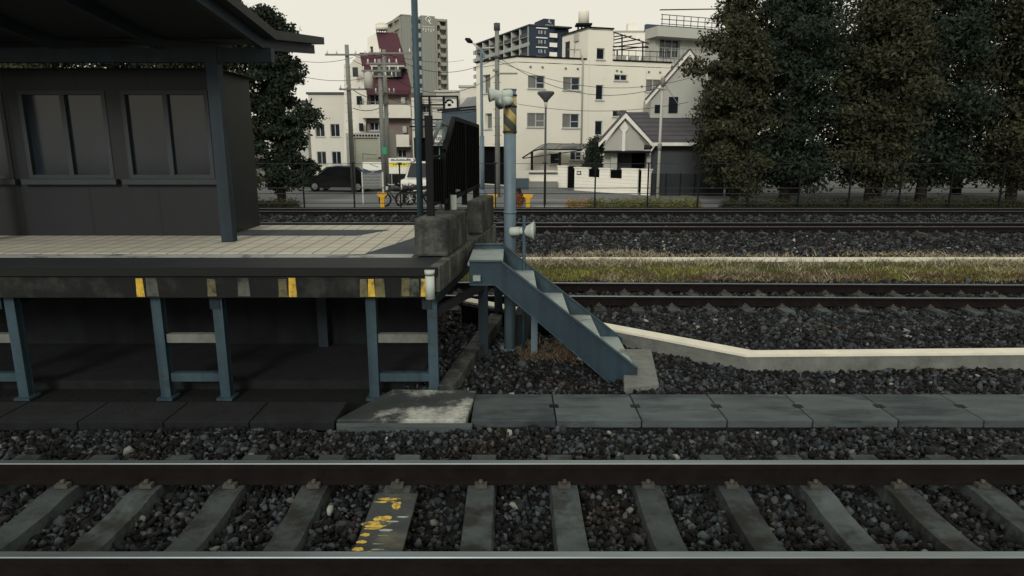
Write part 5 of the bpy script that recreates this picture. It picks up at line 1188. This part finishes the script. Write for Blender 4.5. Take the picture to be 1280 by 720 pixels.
# white boundary wall
wa = G(697, 236.5, GZ); wc = G(812, 244.5, GZ)
bw = thing('boundary_wall', ((wa.x + wc.x) / 2, (wa.y + wc.y) / 2, GZ), 'white block boundary wall with dark railings and gates in front of the gabled house', 'wall')
WW = Wall((wa.x, wa.y), (wc.x, wc.y), GZ, 3)
M['blockwall'] = lined('white_block_wall', S(234, 232, 220), S(200, 199, 188), .2, .02, 2, .8, .06)
segs = [(697, 708.5, 207), (718, 735, 209), (749, 762, 210), (777, 797, 210.5), (801.5, 812, 211)]
for (x0, x1, yt) in segs:
    a0 = WW.px(x0, 225)[0]; a1 = WW.px(x1, 225)[0]; z1 = WW.px((x0 + x1) / 2, yt)[1]
    b = MB(); WW.slab(b, a0, a1, GZ, z1 - .08, -.18, 0); b.build('pillar', 'blockwall', bw)
    b = MB(); WW.slab(b, a0 - .04, a1 + .04, z1 - .079, z1, -.22, .04); b.build('coping', 'whitepaint', bw)
for (x0, x1, yt, yb) in [(735, 749, 211.5, 221.5), (762, 777, 212.5, 223)]:
    a0 = WW.px(x0, 225)[0] + .003; a1 = WW.px(x1, 225)[0] - .003; z1 = WW.px((x0 + x1) / 2, yt)[1]; z0 = WW.px((x0 + x1) / 2, yb)[1]
    b = MB(); WW.slab(b, a0, a1, GZ, z0, -.175, -.003); b.build('low_wall', 'blockwall', bw)
    b = MB(); WW.slab(b, a0, a1, z0 + .003, z1, -.11, -.07)
    for k in range(7): aq = a0 + (a1 - a0) * (k + .3) / 7; WW.slab(b, aq, aq + .03, z0 + .003, z1 + .02, -.07, -.05)
    b.build('railing', 'blackpanel', bw)
for (x0, x1, yt) in [(708.5, 718, 207.5), (797, 801.5, 211)]:
    a0 = WW.px(x0, 225)[0] + .01; a1 = WW.px(x1, 225)[0] - .01; z1 = WW.px(x0, yt)[1]
    b = MB(); WW.slab(b, a0, a1, GZ + .12, z1, -.12, -.07); WW.slab(b, a0 + .05, a0 + .1, GZ + .2, z1 - .1, -.07, -.055); b.build('gate', 'blackpanel', bw)
r_ = WW.rect(721.5, 213.5, 726.5, 218.5); b = MB(); WW.slab(b, r_[0], r_[1], r_[2], r_[3], .002, .03); ic = b.build('intercom', 'darkgrey', bw); b = MB(); WW.slab(b, r_[0] + .06, r_[1] - .06, r_[2] + .05, r_[3] - .06, .031, .035); b.build('camera_plate', 'signwhite', ic)
b = MB(); r_ = WW.px(697, 230)[0]; WW.slab(b, WW.px(705, 230)[0], WW.px(718, 230)[0], GZ, GZ + .12, -.4, .5); b.build('step', 'conclight', bw)
# dark mesh fence right of the wall
dm = thing('dark_fence', (wc.x + 2, wc.y, GZ), 'dark panelled fence right of the white boundary wall', 'fence')
b = MB(); x0 = wc.x + .05; zf = D(820, 217, wc.y).z
b.box(x0, x0 + 4, wc.y, wc.y + .05, GZ, zf); b.build('panel', 'darkmetal', dm)
b = MB()
for k in range(6): b.box(x0 + .8 * k, x0 + .8 * k + .05, wc.y - .04, wc.y - .001, GZ, zf + .03)
b.each('post', 'black', dm)
# retaining wall and low parapet at the carport
rw = thing('retaining_wall', (3, 42.5, GZ), 'low wall with cream top and blue grey base below the carport', 'wall')
for (x0, x1, yt, yb, Y, m_, dy) in [(640, 698, 213, 238, 43.6, 'cream_old', 0), (661, 697.5, 217.5, 238, 43.2, 'cream', 0), (643, 661, 223, 238, 42.9, 'bluegrey', 0), (661, 697, 227, 238, 42.85, 'grey', 0)]:
    a = D(x0, yt, Y); c = D(x1, yb, Y); b = MB(); b.box(a.x, c.x, Y, Y + .28, GZ, a.z); b.build('wall', m_, rw)
b = MB(); a = D(661, 217, 43.1); c = D(697, 217, 43.1); b.box(a.x, c.x, 43.05, 43.5, a.z, a.z + .06); b.build('coping', 'darkgrey', rw)
# carport
cp = thing('carport', (D(690, 210, 44.2).x, 44.5, GZ), 'black framed carport with a curved translucent roof in front of the cream building', 'carport')
b = MB(); pf = []
prof = [(0, 197.5), (6, 193.5), (14, 188.5), (22, 186.6), (40, 187), (74, 187.2)]
fr = [D(653 + dx, y_, 44.0 ) for dx, y_ in prof]
bkp = [Vector((p.x + .6, 45.6, p.z + .35)) for p in fr]
n = len(fr); b.add(fr + bkp + [p + Vector((0, 0, .03)) for p in fr] + [p + Vector((0, 0, .03)) for p in bkp], [(i, i + 1, n + i + 1, n + i) for i in range(n - 1)] + [(2 * n + i, 3 * n + i, 3 * n + i + 1, 2 * n + i + 1) for i in range(n - 1)])
b.build('roof_sheet', 'glass', cp)
b = MB(); b.tube(fr, .05, 6); b.tube(bkp, .05, 6)
for p, p2 in zip(fr, bkp): b.bar(p, p2, .06)
lowb = [Vector((p.x, p.y, fr[0].z - .05)) for p in (fr[0], fr[3], fr[4])]
b.bar(D(654, 198, 44.0), D(697, 192, 44.0), .06); b.bar(D(697, 192, 44.0), D(727, 188, 44.0), .06)
b.build('roof_frame', 'black', cp)
for x_ in (665, 700):
    a = D(x_, 190, 44.1); b = MB(); b.box(a.x - .08, a.x + .08, 44.05, 44.2, GZ, a.z); b.build('post', 'black', cp)
# round topped bush
t = thing('conifer_bush', (D(743, 215, 43.2).x, 43.2, GZ), 'dense dark rounded conifer between the cream building and the gabled house', 'tree')
cxb = D(743, 190, 43.2); 
b = MB(); b.tube([(cxb.x, 43.2, GZ), (cxb.x, 43.2, 1.5)], .08, 8); b.build('trunk', 'bark', t)
zt3 = D(743, 170, 43.2).z
V, Fq = leafcloud(9000, [(cxb.x, 43.2, zt3 - .9, .62, .6, .85), (cxb.x - .05, 43.2, zt3 - 1.8, .72, .6, .9), (cxb.x + .2, 43.2, zt3 - .6, .45, .4, .6), (cxb.x, 43.2, GZ + 1.1, .6, .5, .9)], .07, 21)
V -= np.array(t['_o']); o = np_mesh('crown', V, Fq, 'evergreen'); o.parent = t

# ------------------------------------------------------------------ street poles and lamps
def pole(px_top, ytop, px_base, ybase, Y, r, m, name, label, cat, group=None):
    X = D(px_base, ybase, Y).x; z = D(px_top, ytop, Y).z
    t = thing(name, (X, Y, GZ), label, cat, group); b = MB(); b.tube([(X, Y, GZ), (X, Y, z)], [r, r * .75], 14); b.build('shaft', m, t); t['top'] = z; return t, X, z
t, X, z = pole(603, 60, 603, 225, 34, .085, 'polegrey', 'street_lamp', 'grey street light with one arm reaching up to the left', 'street lamp')
b = MB(); h_ = D(590, 53, 34); b.tube([(X, 34, z - .1), (h_.x, 34, h_.z)], .04, 8); e_ = D(618, 59.5, 34); b.tube([(X, 34, z - .02), (e_.x, 34, e_.z)], .035, 8); b.build('arm', 'greylight', t)
b = MB(); a = D(590.5, 53, 34); c = D(581.5, 48.3, 34); b.tube([a, (a + c) / 2, c], [.06, .13, .05], 10); b.build('lamp_head', 'black', t)
b = MB(); b.tube([(X, 34, GZ), (X, 34, GZ + .55)], .16, 12); zc_ = D(603, 170, 34).z; b.tube([(X, 34, GZ + .4), (X, 34, zc_)], .11, 12); b.box(X + .06, X + .18, 33.9, 34.1, D(603, 72, 34).z, D(603, 67, 34).z); b.build('base_sleeve', 'polegrey', t)
t, X, z = pole(681, 125, 681, 250, 31.5, .06, 'darkgrey', 'street_lamp', 'dark street lamp with an upturned cone shade in front of the cream wall', 'street lamp')
z0 = D(681, 125, 31.5).z; z1 = D(681, 115, 31.5).z; rr = (D(692.3, 113, 31.5).x - D(671, 113, 31.5).x) / 2
b = MB(); b.tube([(X, 31.5, z0 - .1), (X, 31.5, z0), (X, 31.5, z1 - .08), (X, 31.5, z1)], [.08, .13, rr, rr * .98], 24); b.build('shade', 'darkgrey', t)
b = MB(); b.tube([(X, 31.5, z1 - .02), (X, 31.5, z1 + .02)], rr * .93, 24); b.build('lid', 'grey', t)
b = MB(); b.tube([(X, 31.5, z0 - .35), (X, 31.5, z0 - .1)], [.045, .09], 12); b.build('neck', 'greylight', t)
t, X, z = pole(622, 38, 622, 225, 36.5, .15, 'concpole', 'utility_pole', 'tall pale concrete utility pole beside the cream building corner', 'utility pole')
b = MB(); a = D(621, 92, 36.3); c = D(647, 92, 36.3); b.bar(a, c, .08); b.bar(D(616, 88, 36.3), D(622, 88, 36.3), .1); b.build('crossarm', 'grey', t)
b = MB(); b.tube([(X, 36.5, z), (X, 36.5, z + .35)], .17, 10); b.tube([(X, 36.5, D(622, 73, 36.5).z), (X, 36.5, D(622, 70, 36.5).z)], .19, 10)
for k in range(8): b.bar((X - .22, 36.4, z - 2.6 - k * .45), (X + .22, 36.4, z - 2.6 - k * .45), .02)
b.each('band', 'darkgrey', t)
t, X, z = pole(822, 95, 822, 242, 36, .085, 'greylight', 'utility_pole', 'slim pale pole standing before the slate roof at the right', 'utility pole')
b = MB(); zz = D(822, 110, 36).z; b.bar((X - .5, 35.9, zz), (X + .2, 35.9, zz - .1), .05); b.bar((X, 35.9, zz + .3), (X + .9, 35.9, zz - .9), .03); b.tube([(X, 35.9, zz + .1), (X, 35.9, zz + .5)], .12, 8); zz2 = D(822, 188, 36).z; b.tube([(X, 36, zz2), (X, 36, zz2 + .35)], .11, 10); b.each('fittings', 'grey', t)
def power_pole(px_, yt, Y, label, arms, tr=False):
    t, X, z = pole(px_, yt, px_, 225, Y, .15, 'concpole', 'utility_pole', label, 'utility pole')
    for (yy, hw, off) in arms:
        zz = D(px_, yy, Y).z; b = MB(); b.bar((X - hw + off, Y - .2, zz), (X + hw + off, Y - .2, zz), .09); ca = b.build('crossarm', 'grey', t)
        b = MB()
        for k in (-.9, -.45, .45, .9): b.tube([(X + off + k * hw, Y - .2, zz + .04), (X + off + k * hw, Y - .2, zz + .25)], [.05, .03], 8)
        b.each('insulator', 'signwhite', ca)
    b = MB()
    for k in range(10): b.bar((X - .22, Y - .1, 2.2 + k * .5), (X + .22, Y - .1, 2.2 + k * .5), .02)
    b.each('climbing_step', 'grey', t)
    if tr:
        for dx in (-.55, .55) if tr == 2 else (-.6,):
            b = MB(); zz = D(px_, 100, Y).z; b.tube([(X + dx, Y - .3, zz - .5), (X + dx, Y - .3, zz + .35), (X + dx, Y - .3, zz + .42)], [.25, .25, .1], 14); b.build('transformer', 'greylight', t)
    return t
power_pole(486, 62, 42, 'taller of the paired concrete utility poles before the maroon roof', [(67, 1.3, .4), (116, .6, 0)])
power_pole(480, 74, 40, 'shorter of the paired utility poles, with box and transformer on its left', [(80, .9, .2), (89, 1.1, .1), (96, .8, 0)], tr=1)
power_pole(441.5, 56, 40, 'utility pole with crossarms at the left edge before the cream column', [(69, 1.2, 0), (112, .8, .3)])
b = MB(); a = D(478, 184, 39.5); c = D(483.5, 192.5, 39.5); b.box(a.x, c.x, 39.45, 39.6, c.z, a.z); gsn = b.build('small_green_sign', 'green'); tag(gsn, 'small green rectangular sign fixed to the paired utility poles', 'sign')
# wires
def wire(p, q, sag, label, r=.012):
    p = Vector(p); q = Vector(q); b = MB(); pts = []
    for i in range(15): s_ = i / 14; v = p.lerp(q, s_); v.z -= sag * 4 * s_ * (1 - s_); pts.append(v)
    b.tube(pts, r, 5); tag(b.build('overhead_wire', 'black'), label, 'wire', 'overhead wires')
wire(D(486, 67, 42), D(622, 72, 36.5), .9, 'overhead wire from the taller paired pole to the concrete pole', .014)
wire(D(480, 89, 40), D(622, 92, 36.4), 1.1, 'lower overhead wire sagging between the paired poles and the concrete pole', .014)
wire(D(622, 71, 36.4), D(822, 110, 36), 1.0, 'overhead wire crossing the cream wall from concrete pole to slim pole', .014)
wire(D(622, 76, 36.4), D(900, 85, 38), 1.2, 'upper overhead wire crossing the cream building towards the right', .012)
wire(D(441, 69, 40), D(486, 67, 42), .25, 'short overhead wire from the left edge pole to the paired poles', .014)
wire(D(441, 112, 40), D(480, 120, 40), .25, 'low cable between the left edge pole and the shorter paired pole', .02)
wire(D(622, 125, 36.4), D(860, 128, 36), .5, 'thin low wire across the middle of the cream building', .012)
wire(D(480, 92, 40), D(380, 96, 40), .3, 'overhead wire leaving the paired poles to the left', .014)

for (xa, xb_, yt, Y, m_, lab, nf) in [(385, 436, 118, 66, 'cream_old', 'low cream building behind the parked dark car, left of the utility pole', 2), (330, 382, 128, 72, 'greylight', 'grey low building beyond the street, right of the left hand trees', 2)]:
    a = D(xa, yt, Y); c = D(xb_, yt, Y); t = thing('low_building', ((a.x + c.x) / 2, Y + 3, GZ), lab, 'building'); Wq = Wall((a.x, Y), (c.x, Y), GZ, a.z)
    rr2 = [(.5 + k * 1.45, 1.4 + k * 1.45, GZ + 1.0 + j * 2.6, GZ + 2.2 + j * 2.6) for k in range(int((Wq.L - .6) / 1.45)) for j in range(nf) if GZ + 2.4 + j * 2.6 < a.z - .3]
    b = MB(); Wq.holes(b, rr2); b.quad((c.x, Y, GZ), (c.x, Y + 6, GZ), (c.x, Y + 6, a.z), (c.x, Y, a.z)); b.quad((a.x, Y + 6, GZ), (a.x, Y, GZ), (a.x, Y, a.z), (a.x, Y + 6, a.z)); b.build('wall', m_, t)
    for r_ in rr2: Wq.window(t, r_, 'glassdark', 'alu')
    b = MB(); b.box(a.x - .15, c.x + .15, Y - .15, Y + 6.1, a.z + .002, a.z + .2); b.build('roof', 'darkgrey', t)
wire(D(441, 72, 40), D(340, 66, 44), .4, 'upper overhead wire leaving the left edge pole to the left', .014)
wire(D(441, 75, 40), D(480, 82, 40), .2, 'middle overhead wire between the left edge pole and the shorter paired pole', .014)
wire(D(486, 69, 42), D(580, 75, 70), .3, 'overhead wire passing behind the thin steel post towards the tower', .014)
wire(D(486, 116, 42), D(560, 124, 53), .4, 'service wire from the taller paired pole down to the billboard frame', .014)
wire(D(486, 122, 42), D(600, 138, 50), .5, 'service wire from the paired poles to the blue grey shed', .014)
wire(D(441, 135, 40), D(486, 128, 42), .3, 'lowest cable between the left edge pole and the taller paired pole', .02)
wire(D(622, 92, 36.4), D(600, 100, 48), .2, 'service wire from the concrete pole to the side wall of the cream building', .012)
# scooter like bicycles rack and a kei van by the shops
p_ = D(524, 236, 36); car(p_.x, 37.5, GZ, R(80), 'carwhite', 'small white van parked nose on, just right of the banner sign', 3.3, 1.5, 1.85)
p_ = D(520, 251, 31.8); motorbike(p_.x, 32.2, R(20), 'dark motorcycle at the right end of the row, beside the thin steel post')
# ------------------------------------------------------------------ platform roof and shelter added to darken the left side
ca = thing('added_canopy', (-7, 8.3, PZ), 'dark platform roof on steel posts, added to darken the left side', 'canopy')
b = MB(); b.prism([(-2.75, 6.2, 3.72), (-2.75, 8.2, 3.48), (-2.75, 10.3, 3.72), (-2.75, 10.3, 3.82), (-2.75, 8.2, 3.58), (-2.75, 6.2, 3.82)], (-11.5, 0, 0)); b.build('roof', 'darkmetal', ca)
b = MB()
for x in [-2.9 - 1.2 * k for k in range(9)]: b.bar((x, 6.3, 3.64), (x, 8.2, 3.42), .06, .12); b.bar((x, 8.2, 3.42), (x, 10.2, 3.64), .06, .12)
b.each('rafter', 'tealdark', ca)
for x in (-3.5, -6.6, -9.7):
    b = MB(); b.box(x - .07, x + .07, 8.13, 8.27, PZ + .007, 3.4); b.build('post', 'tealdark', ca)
b = MB(); b.box(-14, -2.8, 8.14, 8.26, 3.22, 3.38); b.build('ridge_beam', 'tealdark', ca)
M['shelterframe'] = mat('shelter_frame', S(44, 50, 54), 0.5, 0.15, 4)
M['shelterwall'] = lined('shelter_panel', S(22, 26, 30), S(10, 12, 13), .9, .02, 0, 0.5, 0.15)
wr = thing('added_shelter', (-6.4, 9.2, PZ), 'dark panelled shelter with windows, added to darken the left side', 'shelter')
Wd = Wall((-9.2, 8.75), (-3.75, 8.75), PZ + .007, 3.2)
rr_ = [(.35 + k * 1.3, 1.45 + k * 1.3, PZ + .75, PZ + 1.85) for k in range(4)]
b = MB(); Wd.holes(b, rr_, .05); b.quad((-3.75, 8.75, PZ), (-3.75, 9.9, PZ), (-3.75, 9.9, 3.2), (-3.75, 8.75, 3.2)); b.quad((-9.2, 9.9, PZ), (-3.75, 9.9, PZ), (-3.75, 9.9, 3.2), (-9.2, 9.9, 3.2)); b.build('wall', 'shelterwall', wr)
for r_ in rr_: Wd.window(wr, r_, 'glassdark', 'shelterframe', .05, cols=2, sill=True)
b = MB(); b.box(-9.3, -3.65, 8.65, 10.0, 3.201, 3.28 - .07); b.build('roof', 'darkmetal', wr)

for o in list(bpy.data.objects):
    if '_o' in o: del o['_o']
    if 'top' in o: del o['top']
print('objects', len(bpy.data.objects))
